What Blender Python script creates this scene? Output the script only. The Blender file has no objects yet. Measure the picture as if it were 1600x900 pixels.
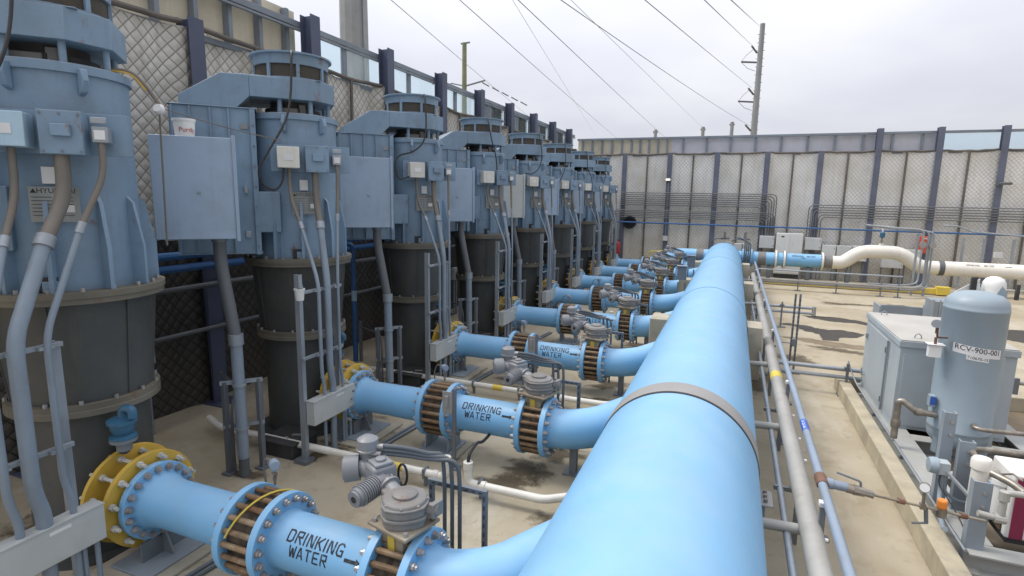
import bpy, bmesh, math, random
from mathutils import Vector, Matrix
random.seed(7)
R = math.radians
SC = bpy.context.scene
COL = SC.collection

# ------------------------------------------------------------------ camera, sky, sun, exposure
cam = bpy.data.objects.new('camera', bpy.data.cameras.new('camera'))
COL.objects.link(cam)
_p, _y, _r = -0.16018, -0.37610, 0.01727            # pitch, heading, roll measured from the photograph
_f = Vector((math.sin(_y)*math.cos(_p), math.cos(_y)*math.cos(_p), math.sin(_p)))
_x = Vector((math.cos(_y), -math.sin(_y), 0)); _u = _x.cross(_f)
_x2 = _x*math.cos(_r) + _u*math.sin(_r); _u2 = -_x*math.sin(_r) + _u*math.cos(_r)
cam.matrix_world = Matrix(((_x2.x, _u2.x, -_f.x, 0), (_x2.y, _u2.y, -_f.y, 0), (_x2.z, _u2.z, -_f.z, 4.0), (0, 0, 0, 1)))
cam.data.sensor_width = 36; cam.data.lens = 19.61
cam.data.clip_start = 0.05; cam.data.clip_end = 3000
SC.camera = cam

SUN_DIR = Vector((-0.56, 0.02, 0.83)).normalized()
W = bpy.data.worlds.new('World'); SC.world = W; W.use_nodes = True
nt = W.node_tree; nt.nodes.clear()
def wn(t, **k):
    n = nt.nodes.new(t)
    for a, b in k.items(): setattr(n, a, b)
    return n
wl = nt.links.new
wout = wn('ShaderNodeOutputWorld'); wbg = wn('ShaderNodeBackground'); wbg.inputs['Strength'].default_value = 0.1
wl(wbg.outputs[0], wout.inputs[0])
sky = wn('ShaderNodeTexSky', sky_type='NISHITA', sun_disc=False)
sky.sun_elevation = math.asin(SUN_DIR.z); sky.sun_rotation = math.atan2(SUN_DIR.x, SUN_DIR.y)
tc = wn('ShaderNodeTexCoord'); sep = wn('ShaderNodeSeparateXYZ'); wl(tc.outputs['Generated'], sep.inputs[0])
def wm(op, a, b=None):
    n = wn('ShaderNodeMath', operation=op)
    for i, v in enumerate((a, b)):
        if v is None: continue
        if isinstance(v, (int, float)): n.inputs[i].default_value = v
        else: wl(v, n.inputs[i])
    return n.outputs[0]
zc = wm('MAXIMUM', sep.outputs[2], 0.0)
den = wm('ADD', zc, 0.22)
cx = wm('DIVIDE', sep.outputs[0], den); cy = wm('DIVIDE', sep.outputs[1], den)
comb = wn('ShaderNodeCombineXYZ'); wl(cx, comb.inputs[0]); wl(cy, comb.inputs[1])
cn = wn('ShaderNodeTexNoise'); cn.inputs['Scale'].default_value = 0.75; cn.inputs['Detail'].default_value = 4; cn.inputs['Roughness'].default_value = 0.5
wl(comb.outputs[0], cn.inputs['Vector'])
cr = wn('ShaderNodeValToRGB'); wl(cn.outputs['Fac'], cr.inputs[0])
cr.color_ramp.elements[0].position = 0.36; cr.color_ramp.elements[0].color = (6.8, 6.95, 7.7, 1)
cr.color_ramp.elements[1].position = 0.60; cr.color_ramp.elements[1].color = (8.3, 8.3, 8.8, 1)
up = wm('ADD', wm('MULTIPLY', zc, 1.75), 0.86)        # an overcast dome is brighter overhead than at the horizon
bank = wn('ShaderNodeMapRange', interpolation_type='SMOOTHSTEP')   # plus added dimming on the unseen east side, to keep the pumps dark
bank.inputs['From Min'].default_value = -0.95; bank.inputs['From Max'].default_value = 0.05
bank.inputs['To Min'].default_value = 0.62; bank.inputs['To Max'].default_value = 1.0
wl(wm('SUBTRACT', wm('MULTIPLY', sep.outputs[1], 0.15), sep.outputs[0]), bank.inputs['Value'])
grad = wm('MULTIPLY', up, bank.outputs[0])
vm = wn('ShaderNodeVectorMath', operation='SCALE'); wl(cr.outputs[0], vm.inputs[0]); wl(grad, vm.inputs['Scale'])
mx = wn('ShaderNodeMix', data_type='RGBA'); mx.inputs[0].default_value = 0.9
wl(sky.outputs[0], mx.inputs[6]); wl(vm.outputs[0], mx.inputs[7]); wl(mx.outputs[2], wbg.inputs[0])

sun = bpy.data.objects.new('sun', bpy.data.lights.new('sun', 'SUN')); COL.objects.link(sun)
sun.data.energy = 2.9; sun.data.angle = R(20); sun.data.color = (1.0, 0.95, 0.87)
sun.rotation_euler = SUN_DIR.to_track_quat('Z', 'Y').to_euler(); sun.location = SUN_DIR*80

vs = SC.view_settings
vs.view_transform = 'Standard'; vs.look = 'None'; vs.gamma = 1; vs.exposure = 0.0; vs.use_curve_mapping = False

# ------------------------------------------------------------------ materials
def new_mat(name):
    m = bpy.data.materials.new(name); m.use_nodes = True
    return m, m.node_tree, m.node_tree.nodes['Principled BSDF']

def paint(name, rgb, rough=0.5, metal=0.0, var=0.12, dirt=(0.16, 0.13, 0.10), amount=0.35, scale=1.6, streak=True, rust=0.0, bump=0.0, spec=0.5, rand=0.07, dust=0.0, dust_rgb=(0.42, 0.41, 0.38), specks=0.0, worn=None):
    """Painted or bare surface: slow tone variation, grime patches, vertical run marks, optional rust."""
    m, t, b = new_mat(name); N = t.nodes.new; L = t.links.new
    g = N('ShaderNodeNewGeometry')
    n1 = N('ShaderNodeTexNoise'); n1.inputs['Scale'].default_value = scale; n1.inputs['Detail'].default_value = 6
    L(g.outputs['Position'], n1.inputs['Vector'])
    r1 = N('ShaderNodeValToRGB'); L(n1.outputs['Fac'], r1.inputs[0])
    r1.color_ramp.elements[0].position = 0.3; r1.color_ramp.elements[1].position = 0.7
    r1.color_ramp.elements[0].color = tuple(c*(1-var) for c in rgb)+(1,); r1.color_ramp.elements[1].color = tuple(min(1, c*(1+var)) for c in rgb)+(1,)
    col = r1.outputs[0]
    def layer(col, sc, lo, hi, colour, amt, det=8):
        mp = N('ShaderNodeMapping'); mp.inputs['Scale'].default_value = sc; L(g.outputs['Position'], mp.inputs[0])
        n = N('ShaderNodeTexNoise'); n.inputs['Scale'].default_value = 1; n.inputs['Detail'].default_value = det; n.inputs['Roughness'].default_value = 0.65
        L(mp.outputs[0], n.inputs['Vector'])
        r = N('ShaderNodeMapRange'); r.inputs['From Min'].default_value = lo; r.inputs['From Max'].default_value = hi; r.inputs['To Max'].default_value = amt
        L(n.outputs['Fac'], r.inputs['Value'])
        x = N('ShaderNodeMix'); x.data_type = 'RGBA'; L(r.outputs[0], x.inputs[0]); L(col, x.inputs[6]); x.inputs[7].default_value = colour+(1,)
        return x.outputs[2]
    if amount:
        col = layer(col, (3, 3, 3), 0.5, 0.8, dirt, amount)
        if streak: col = layer(col, (9, 9, 0.7), 0.54, 0.8, dirt, amount*0.9)
    if specks:
        col = layer(col, (26, 26, 26), 0.66, 0.74, dirt, specks, 3)
    if worn:
        col = layer(col, (16, 16, 16), 0.54, 0.68, worn, 0.75, 6)
    if dust:      # settled dust on faces that look up
        sn = N('ShaderNodeSeparateXYZ'); L(g.outputs['Normal'], sn.inputs[0])
        md = N('ShaderNodeMapRange'); md.inputs['From Min'].default_value = 0.35; md.inputs['From Max'].default_value = 1.0; L(sn.outputs[2], md.inputs['Value'])
        nd = N('ShaderNodeTexNoise'); nd.inputs['Scale'].default_value = 3.5; nd.inputs['Detail'].default_value = 8; L(g.outputs['Position'], nd.inputs['Vector'])
        mm = N('ShaderNodeMath'); mm.operation = 'MULTIPLY'; L(md.outputs[0], mm.inputs[0]); L(nd.outputs['Fac'], mm.inputs[1])
        mk = N('ShaderNodeMath'); mk.operation = 'MULTIPLY'; L(mm.outputs[0], mk.inputs[0]); mk.inputs[1].default_value = dust*2
        xd = N('ShaderNodeMix'); xd.data_type = 'RGBA'; L(mk.outputs[0], xd.inputs[0]); L(col, xd.inputs[6]); xd.inputs[7].default_value = dust_rgb+(1,); col = xd.outputs[2]
    if rand:      # every piece was painted and has faded a little differently
        oi = N('ShaderNodeObjectInfo'); ra = N('ShaderNodeMapRange'); ra.inputs['To Min'].default_value = 1-rand; ra.inputs['To Max'].default_value = 1+rand*0.7
        L(oi.outputs['Random'], ra.inputs['Value'])
        hv = N('ShaderNodeHueSaturation'); L(ra.outputs[0], hv.inputs['Value']); L(col, hv.inputs['Color']); col = hv.outputs[0]
    if rust:
        col = layer(col, (5, 5, 3.2), 0.62-rust*0.1, 0.74-rust*0.1, (0.16, 0.06, 0.022), 0.85)
    L(col, b.inputs['Base Color'])
    n2 = N('ShaderNodeTexNoise'); n2.inputs['Scale'].default_value = 14; n2.inputs['Detail'].default_value = 4; L(g.outputs['Position'], n2.inputs['Vector'])
    rr = N('ShaderNodeMapRange'); rr.inputs['To Min'].default_value = max(0.05, rough-0.12); rr.inputs['To Max'].default_value = min(1, rough+0.15)
    L(n2.outputs['Fac'], rr.inputs['Value']); L(rr.outputs[0], b.inputs['Roughness'])
    b.inputs['Metallic'].default_value = metal; b.inputs['Specular IOR Level'].default_value = spec
    if bump:
        bp = N('ShaderNodeBump'); bp.inputs['Strength'].default_value = bump; bp.inputs['Distance'].default_value = 0.01
        n3 = N('ShaderNodeTexNoise'); n3.inputs['Scale'].default_value = 40; n3.inputs['Detail'].default_value = 5; L(g.outputs['Position'], n3.inputs['Vector'])
        L(n3.outputs['Fac'], bp.inputs['Height']); L(bp.outputs[0], b.inputs['Normal'])
    return m

M = {}
M['blue'] = paint('blue_pipe_paint', (0.178, 0.415, 0.67), 0.45, var=0.07, amount=0.22, dirt=(0.27, 0.36, 0.42), scale=0.9, rand=0.03, dust=0.22, dust_rgb=(0.42, 0.50, 0.54), specks=0.30)
M['pump_door'] = paint('terminal_box_paint', (0.295, 0.38, 0.49), 0.42, var=0.08, amount=0.28, specks=0.2, dust=0.3, dirt=(0.13, 0.14, 0.15), scale=1.0)
M['pump'] = paint('pump_paint', (0.188, 0.278, 0.378), 0.45, var=0.13, amount=0.42, dirt=(0.105, 0.115, 0.115), scale=1.2, dust=0.40, specks=0.35, rust=0.02)
M['pump_pale'] = paint('pale_blue_box_paint', (0.36, 0.50, 0.60), 0.45, var=0.08, amount=0.25)
M['box_white'] = paint('off_white_box_paint', (0.60, 0.59, 0.54), 0.45, var=0.06, amount=0.25)
M['box_light'] = paint('light_grey_box_paint', (0.60, 0.62, 0.62), 0.45, var=0.05, amount=0.15)
M['box_grey'] = paint('grey_box_paint', (0.44, 0.46, 0.45), 0.45, var=0.06, amount=0.2)
M['can'] = paint('dark_can_coating', (0.056, 0.060, 0.059), 0.5, var=0.28, amount=0.55, specks=0.4, bump=0.12, dirt=(0.10, 0.085, 0.06), scale=0.9)
M['can_rim'] = paint('dirty_can_flange', (0.13, 0.12, 0.095), 0.6, var=0.3, amount=0.6, dust=0.4, dust_rgb=(0.24, 0.21, 0.15), dirt=(0.20, 0.15, 0.09), streak=False, rust=0.2)
M['galv'] = paint('galvanised_steel', (0.30, 0.33, 0.36), 0.45, metal=0.35, var=0.15, amount=0.35, dirt=(0.15, 0.14, 0.12))
M['strut'] = paint('dark_galvanised_strut', (0.17, 0.19, 0.21), 0.5, metal=0.3, var=0.15, amount=0.4)
M['conduit'] = paint('grey_pvc_coated_conduit', (0.205, 0.25, 0.30), 0.45, var=0.12, amount=0.35, dirt=(0.13, 0.12, 0.10))
M['bankgrey'] = paint('dull_grey_conduit', (0.17, 0.175, 0.18), 0.5, metal=0.2, var=0.15, amount=0.3)
M['conduit_dark'] = paint('dark_grey_conduit', (0.10, 0.11, 0.12), 0.5, var=0.15, amount=0.3)
M['flex'] = paint('brown_grey_flex_hose', (0.155, 0.14, 0.12), 0.6, var=0.15, amount=0.4, dirt=(0.20, 0.14, 0.08))
M['yellow'] = paint('yellow_flange_paint', (0.60, 0.39, 0.06), 0.5, var=0.1, amount=0.35, dirt=(0.30, 0.20, 0.07))
M['yellow_line'] = paint('yellow_safety_paint', (0.62, 0.47, 0.07), 0.6, var=0.15, amount=0.4, dirt=(0.35, 0.28, 0.14))
M['rod'] = paint('rusty_tie_rod', (0.18, 0.115, 0.062), 0.65, metal=0.2, var=0.45, amount=0.75, dirt=(0.40, 0.34, 0.24), scale=7, streak=False, rust=0.5, rand=0.35)
M['joint'] = paint('joint_core_rubber', (0.085, 0.062, 0.042), 0.7, var=0.4, amount=0.3, scale=6, streak=False)
M['bolt'] = paint('bolt_metal', (0.36, 0.35, 0.35), 0.4, metal=0.55, var=0.3, amount=0.4, dirt=(0.20, 0.11, 0.06), scale=9, streak=False)
M['bolt_cream'] = paint('coated_bolt', (0.50, 0.50, 0.46), 0.5, var=0.2, amount=0.4, scale=8, streak=False)
M['act'] = paint('grey_actuator_paint', (0.215, 0.225, 0.24), 0.45, var=0.1, amount=0.3, scale=3)
M['gear'] = paint('weathered_gearbox_paint', (0.185, 0.18, 0.175), 0.55, var=0.15, amount=0.5, dirt=(0.20, 0.15, 0.10), scale=4, rust=0.05)
M['valve_rust'] = paint('rust_stained_steel', (0.28, 0.245, 0.19), 0.6, metal=0.15, var=0.25, amount=0.6, dirt=(0.20, 0.11, 0.05), scale=4)
M['block'] = paint('cast_concrete', (0.36, 0.325, 0.255), 0.85, var=0.12, amount=0.45, dirt=(0.12, 0.105, 0.08), scale=2, bump=0.25)
M['kerb'] = paint('kerb_concrete', (0.37, 0.325, 0.235), 0.85, var=0.18, amount=0.65, dirt=(0.20, 0.19, 0.17), scale=2.5, bump=0.2)
M['post'] = paint('navy_steel_paint', (0.070, 0.085, 0.140), 0.5, var=0.12, amount=0.25, dirt=(0.14, 0.14, 0.15))
M['post_back'] = paint('faded_navy_post', (0.115, 0.13, 0.185), 0.5, var=0.15, amount=0.35, dirt=(0.17, 0.17, 0.165))
M['stud'] = paint('wall_stud_steel', (0.20, 0.235, 0.28), 0.5, var=0.12, amount=0.3)
M['ply'] = paint('weathered_plywood', (0.62, 0.575, 0.46), 0.75, var=0.1, amount=0.3, dirt=(0.28, 0.24, 0.17))
M['lav'] = paint('lavender_grey_sheet', (0.50, 0.515, 0.575), 0.5, var=0.05, amount=0.15)
M['seam'] = paint('dark_quilt_binding', (0.14, 0.125, 0.11), 0.85, var=0.2, amount=0.3)
M['pvc'] = paint('white_pvc', (0.66, 0.64, 0.58), 0.35, var=0.06, amount=0.3, dirt=(0.38, 0.31, 0.20), scale=2)
M['cream'] = paint('cream_pipe_paint', (0.73, 0.70, 0.63), 0.45, var=0.06, amount=0.3, dirt=(0.36, 0.30, 0.20), scale=1.5)
M['white'] = paint('white_enamel', (0.70, 0.70, 0.68), 0.4, var=0.05, amount=0.2)
M['black'] = paint('black_rubber', (0.018, 0.018, 0.02), 0.5, var=0.2, amount=0.15, dirt=(0.07, 0.065, 0.055))
M['dark'] = paint('black_parts_and_shaded_insides', (0.035, 0.036, 0.038), 0.7, var=0.2, amount=0.2)  # near-black: black parts, and openings with their shade put in the colour
M['tank'] = paint('tank_grey_blue_paint', (0.262, 0.325, 0.372), 0.45, var=0.05, amount=0.18, dirt=(0.22, 0.23, 0.22))
M['cab'] = paint('pale_grey_cabinet_paint', (0.38, 0.425, 0.45), 0.45, var=0.05, amount=0.2, dirt=(0.24, 0.24, 0.22))
M['roof'] = paint('weathered_white_roof', (0.37, 0.36, 0.335), 0.6, var=0.08, amount=0.4, dirt=(0.36, 0.31, 0.22), streak=False)
M['skid'] = paint('skid_steel_paint', (0.23, 0.27, 0.31), 0.5, var=0.12, amount=0.4, dirt=(0.24, 0.20, 0.14))
M['skid_light'] = paint('dusty_skid_paint', (0.34, 0.35, 0.34), 0.6, var=0.12, amount=0.45, dirt=(0.30, 0.25, 0.17))
M['rail_grey'] = paint('grey_service_pipe', (0.33, 0.325, 0.305), 0.5, var=0.1, amount=0.4, dirt=(0.20, 0.17, 0.13))
M['rail_blue'] = paint('blue_grey_service_pipe', (0.22, 0.27, 0.34), 0.45, var=0.08, amount=0.3)
M['brass'] = paint('tarnished_brass_and_steel', (0.27, 0.245, 0.21), 0.4, metal=0.55, var=0.35, amount=0.55, dirt=(0.17, 0.12, 0.07), scale=9)
M['rustpipe'] = paint('rusty_fitting', (0.16, 0.085, 0.055), 0.7, var=0.3, amount=0.3)
M['orange'] = paint('orange_plastic', (0.72, 0.23, 0.03), 0.45, var=0.1, amount=0.2)
M['red'] = paint('red_enamel', (0.42, 0.045, 0.04), 0.4, var=0.1, amount=0.15)
M['redorange'] = paint('red_orange_cover', (0.60, 0.10, 0.05), 0.5, var=0.1, amount=0.15)
M['maroon'] = paint('maroon_panel', (0.20, 0.012, 0.055), 0.4, var=0.06, amount=0.1)
M['fitblue'] = paint('blue_coated_fitting', (0.03, 0.11, 0.19), 0.45, var=0.15, amount=0.4, dirt=(0.10, 0.10, 0.10))
M['lineblue'] = paint('blue_line_paint', (0.035, 0.12, 0.30), 0.45, var=0.1, amount=0.2)
M['signblue'] = paint('blue_label', (0.03, 0.10, 0.42), 0.4, var=0.05, amount=0.1)
M['ink'] = paint('black_stencil_ink', (0.014, 0.016, 0.022), 0.6, var=0.1, amount=0.05, streak=False, worn=(0.10, 0.19, 0.27))
M['ink_plain'] = paint('black_print', (0.016, 0.017, 0.02), 0.6, var=0.1, amount=0.0)
M['redink'] = paint('red_print', (0.35, 0.03, 0.03), 0.6, var=0.1, amount=0.0)
M['label'] = paint('white_label', (0.66, 0.66, 0.66), 0.5, var=0.04, amount=0.12)
M['plate'] = paint('nameplate_metal', (0.27, 0.285, 0.28), 0.45, metal=0.2, var=0.15, amount=0.3)
M['band'] = paint('grey_mortar_band', (0.275, 0.27, 0.265), 0.7, var=0.08, amount=0.25, dirt=(0.24, 0.23, 0.22))
M['pole'] = paint('weathered_steel_pole', (0.23, 0.245, 0.255), 0.5, var=0.1, amount=0.3)
M['wood'] = paint('treated_wood_pole', (0.20, 0.22, 0.13), 0.8, var=0.2, amount=0.3)
M['wire'] = paint('aluminium_conductor', (0.26, 0.26, 0.27), 0.5, amount=0)

def glass_mat():
    m, t, b = new_mat('hazy_acrylic_pane'); N = t.nodes.new; L = t.links.new
    tr = N('ShaderNodeBsdfTransparent'); tr.inputs[0].default_value = (0.88, 0.95, 0.98, 1)
    gl = N('ShaderNodeBsdfGlossy'); gl.inputs['Roughness'].default_value = 0.05
    df = N('ShaderNodeBsdfTranslucent'); df.inputs[0].default_value = (0.75, 0.82, 0.86, 1)
    g = N('ShaderNodeNewGeometry'); n = N('ShaderNodeTexNoise'); n.inputs['Scale'].default_value = 2.5; L(g.outputs['Position'], n.inputs['Vector'])
    mr = N('ShaderNodeMapRange'); mr.inputs['To Min'].default_value = 0.03; mr.inputs['To Max'].default_value = 0.10; L(n.outputs['Fac'], mr.inputs['Value'])
    a = N('ShaderNodeMixShader'); L(mr.outputs[0], a.inputs[0]); L(tr.outputs[0], a.inputs[1]); L(df.outputs[0], a.inputs[2])
    f = N('ShaderNodeFresnel'); f.inputs[0].default_value = 1.10
    c = N('ShaderNodeMixShader'); L(f.outputs[0], c.inputs[0]); L(a.outputs[0], c.inputs[1]); L(gl.outputs[0], c.inputs[2])
    L(c.outputs[0], t.nodes['Material Output'].inputs[0])
    return m
M['glass'] = glass_mat()

def quilt_mat(name, axis, pitch=0.21, lo=(0.40, 0.375, 0.32), hi=(0.62, 0.605, 0.565), run=(0.30, 0.26, 0.18), stitch=(0.24, 0.22, 0.18)):
    """Padded vinyl acoustic blanket: diamond quilting as relief, stitch lines, dirty patches."""
    m, t, b = new_mat(name); N = t.nodes.new; L = t.links.new
    g = N('ShaderNodeNewGeometry'); s = N('ShaderNodeSeparateXYZ'); L(g.outputs['Position'], s.inputs[0])
    def mt(op, a, c=None):
        n = N('ShaderNodeMath'); n.operation = op
        for i, v in enumerate((a, c)):
            if v is None: continue
            if isinstance(v, (int, float)): n.inputs[i].default_value = v
            else: L(v, n.inputs[i])
        return n.outputs[0]
    wob = N('ShaderNodeTexNoise'); wob.inputs['Scale'].default_value = 1.3; L(g.outputs['Position'], wob.inputs['Vector'])
    w = mt('MULTIPLY', wob.outputs['Fac'], 0.10)
    h = mt('ADD', s.outputs[axis], w); z = mt('MULTIPLY', s.outputs[2], 0.92)
    a = mt('PINGPONG', mt('DIVIDE', mt('ADD', h, z), pitch), 0.5); c = mt('PINGPONG', mt('DIVIDE', mt('SUBTRACT', h, z), pitch), 0.5)
    mn = mt('MINIMUM', a, c); pill = mt('POWER', mt('MULTIPLY', mt('MULTIPLY', a, c), 4.0), 0.45)
    line = N('ShaderNodeMapRange'); line.inputs['From Min'].default_value = 0.02; line.inputs['From Max'].default_value = 0.09; L(mn, line.inputs['Value'])
    n1 = N('ShaderNodeTexNoise'); n1.inputs['Scale'].default_value = 0.9; n1.inputs['Detail'].default_value = 7; L(g.outputs['Position'], n1.inputs['Vector'])
    r1 = N('ShaderNodeValToRGB'); L(n1.outputs['Fac'], r1.inputs[0])
    r1.color_ramp.elements[0].position = 0.32; r1.color_ramp.elements[0].color = lo+(1,)
    r1.color_ramp.elements[1].position = 0.62; r1.color_ramp.elements[1].color = hi+(1,)
    mp = N('ShaderNodeMapping'); mp.inputs['Scale'].default_value = (5, 5, 0.5); L(g.outputs['Position'], mp.inputs[0])
    n2 = N('ShaderNodeTexNoise'); n2.inputs['Scale'].default_value = 1; n2.inputs['Detail'].default_value = 6; L(mp.outputs[0], n2.inputs['Vector'])
    r2 = N('ShaderNodeMapRange'); r2.inputs['From Min'].default_value = 0.5; r2.inputs['From Max'].default_value = 0.8; r2.inputs['To Max'].default_value = 0.6; L(n2.outputs['Fac'], r2.inputs['Value'])
    x1 = N('ShaderNodeMix'); x1.data_type = 'RGBA'; L(r2.outputs[0], x1.inputs[0]); L(r1.outputs[0], x1.inputs[6]); x1.inputs[7].default_value = run+(1,)
    n3 = N('ShaderNodeTexNoise'); n3.inputs['Scale'].default_value = 0.8; n3.inputs['Detail'].default_value = 6; L(g.outputs['Position'], n3.inputs['Vector'])
    splash = N('ShaderNodeMapRange'); splash.inputs['From Min'].default_value = 3.3; splash.inputs['From Max'].default_value = 0.8; splash.inputs['To Max'].default_value = 0.55
    L(mt('ADD', s.outputs[2], mt('MULTIPLY', mt('SUBTRACT', n3.outputs['Fac'], 0.5), 5.0)), splash.inputs['Value'])
    x3 = N('ShaderNodeMix'); x3.data_type = 'RGBA'; L(splash.outputs[0], x3.inputs[0]); L(x1.outputs[2], x3.inputs[6]); x3.inputs[7].default_value = run+(1,); x1 = x3
    x2 = N('ShaderNodeMix'); x2.data_type = 'RGBA'; L(line.outputs[0], x2.inputs[0]); x2.inputs[6].default_value = stitch+(1,); L(x1.outputs[2], x2.inputs[7])
    L(x2.outputs[2], b.inputs['Base Color']); b.inputs['Roughness'].default_value = 0.55
    bp = N('ShaderNodeBump'); bp.inputs['Strength'].default_value = 0.7; bp.inputs['Distance'].default_value = 0.025
    L(pill, bp.inputs['Height']); L(bp.outputs[0], b.inputs['Normal'])
    return m
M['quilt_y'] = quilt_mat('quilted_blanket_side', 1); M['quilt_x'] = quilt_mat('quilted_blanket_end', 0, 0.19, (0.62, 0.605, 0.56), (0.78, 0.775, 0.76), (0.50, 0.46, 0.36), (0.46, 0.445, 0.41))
M['quilt_low'] = quilt_mat('lower_blanket_dark_tone', 1, 0.21, (0.030, 0.028, 0.025), (0.085, 0.08, 0.075), (0.05, 0.042, 0.03), (0.010, 0.010, 0.010))  # lower row carries a much darker colour than the upper blankets

def ground_mat():
    m, t, b = new_mat('stained_concrete_slab'); N = t.nodes.new; L = t.links.new
    g = N('ShaderNodeNewGeometry')
    def noise(sc, det, scale=(1, 1, 1), rough=0.6):
        mp = N('ShaderNodeMapping'); mp.inputs['Scale'].default_value = scale; L(g.outputs['Position'], mp.inputs[0])
        n = N('ShaderNodeTexNoise'); n.inputs['Scale'].default_value = sc; n.inputs['Detail'].default_value = det; n.inputs['Roughness'].default_value = rough
        L(mp.outputs[0], n.inputs['Vector']); return n.outputs['Fac']
    r = N('ShaderNodeValToRGB'); L(noise(0.45, 7), r.inputs[0])
    r.color_ramp.elements[0].position = 0.3; r.color_ramp.elements[0].color = (0.285, 0.235, 0.155, 1)
    r.color_ramp.elements[1].position = 0.68; r.color_ramp.elements[1].color = (0.405, 0.362, 0.275, 1)
    def over(col, fac, lo, hi, colour, amt):
        q = N('ShaderNodeMapRange'); q.inputs['From Min'].default_value = lo; q.inputs['From Max'].default_value = hi; q.inputs['To Max'].default_value = amt; L(fac, q.inputs['Value'])
        x = N('ShaderNodeMix'); x.data_type = 'RGBA'; L(q.outputs[0], x.inputs[0]); L(col, x.inputs[6]); x.inputs[7].default_value = colour+(1,)
        return x.outputs[2]
    col = over(r.outputs[0], noise(1.5, 8), 0.54, 0.74, (0.20, 0.15, 0.085), 0.65)
    col = over(col, noise(0.8, 9, (1, 0.35, 1), 0.7), 0.56, 0.75, (0.52, 0.49, 0.43), 0.6)
    col = over(col, noise(5, 6), 0.60, 0.78, (0.12, 0.10, 0.07), 0.45)
    col = over(col, noise(60, 2), 0.55, 0.8, (0.24, 0.21, 0.15), 0.35)
    wv = N('ShaderNodeTexVoronoi'); wv.feature = 'DISTANCE_TO_EDGE'; wv.inputs['Scale'].default_value = 0.22
    wpn = N('ShaderNodeTexNoise'); wpn.inputs['Scale'].default_value = 1.6; wpn.inputs['Detail'].default_value = 6; L(g.outputs['Position'], wpn.inputs['Vector'])
    wadd = N('ShaderNodeVectorMath'); wadd.operation = 'MULTIPLY_ADD'; L(wpn.outputs['Color'], wadd.inputs[0]); wadd.inputs[1].default_value = (1.6, 1.6, 0); L(g.outputs['Position'], wadd.inputs[2]); L(wadd.outputs[0], wv.inputs['Vector'])
    inv = N('ShaderNodeMapRange'); inv.inputs['From Min'].default_value = 0.0; inv.inputs['From Max'].default_value = 0.0035; inv.inputs['To Min'].default_value = 1; inv.inputs['To Max'].default_value = 0; L(wv.outputs['Distance'], inv.inputs['Value'])
    gate = N('ShaderNodeMath'); gate.operation = 'MULTIPLY'; L(inv.outputs[0], gate.inputs[0]); L(noise(0.7, 3), gate.inputs[1])
    col = over(col, gate.outputs[0], 0.42, 0.62, (0.10, 0.085, 0.06), 0.7)
    col = over(col, noise(1.1, 8, (1, 0.6, 1), 0.75), 0.60, 0.72, (0.30, 0.15, 0.06), 0.35)
    col = over(col, noise(120, 2), 0.62, 0.8, (0.10, 0.09, 0.07), 0.45)
    L(col, b.inputs['Base Color'])
    q = N('ShaderNodeMapRange'); q.inputs['To Min'].default_value = 0.6; q.inputs['To Max'].default_value = 0.95; L(noise(2.2, 4), q.inputs['Value']); L(q.outputs[0], b.inputs['Roughness'])
    bp = N('ShaderNodeBump'); bp.inputs['Strength'].default_value = 0.25; bp.inputs['Distance'].default_value = 0.01; L(noise(35, 6), bp.inputs['Height']); L(bp.outputs[0], b.inputs['Normal'])
    return m
M['ground'] = ground_mat()

def wet_mat(name, rgb, rough):
    m, t, b = new_mat(name); N = t.nodes.new; L = t.links.new
    g = N('ShaderNodeNewGeometry'); n = N('ShaderNodeTexNoise'); n.inputs['Scale'].default_value = 3; n.inputs['Detail'].default_value = 7; L(g.outputs['Position'], n.inputs['Vector'])
    r = N('ShaderNodeValToRGB'); L(n.outputs['Fac'], r.inputs[0])
    r.color_ramp.elements[0].color = tuple(c*0.7 for c in rgb)+(1,); r.color_ramp.elements[1].color = tuple(c*1.5 for c in rgb)+(1,)
    L(r.outputs[0], b.inputs['Base Color']); b.inputs['Roughness'].default_value = rough
    return m
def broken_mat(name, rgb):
    # a floor stain or painted contact shade: breaks up and thins out towards its rim
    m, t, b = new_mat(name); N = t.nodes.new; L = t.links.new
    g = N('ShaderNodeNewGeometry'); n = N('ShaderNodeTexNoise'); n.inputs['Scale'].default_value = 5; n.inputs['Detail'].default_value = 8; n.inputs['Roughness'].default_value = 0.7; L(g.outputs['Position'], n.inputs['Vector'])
    at = N('ShaderNodeAttribute'); at.attribute_name = 'stain_shade'
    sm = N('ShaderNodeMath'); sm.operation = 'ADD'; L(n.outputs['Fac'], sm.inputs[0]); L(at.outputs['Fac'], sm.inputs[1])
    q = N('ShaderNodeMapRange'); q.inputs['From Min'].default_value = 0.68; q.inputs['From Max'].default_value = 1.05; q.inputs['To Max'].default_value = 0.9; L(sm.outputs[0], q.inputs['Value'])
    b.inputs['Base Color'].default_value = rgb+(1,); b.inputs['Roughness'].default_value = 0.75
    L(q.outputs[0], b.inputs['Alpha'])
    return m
M['stain_shade'] = broken_mat('stain_and_contact_shade', (0.10, 0.078, 0.048))  # shared by floor stains and the contact shade painted under things
M['wet'] = wet_mat('damp_concrete', (0.034, 0.029, 0.023), 0.55)
M['stain'] = wet_mat('dark_concrete_stain', (0.16, 0.125, 0.08), 0.8)

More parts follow.
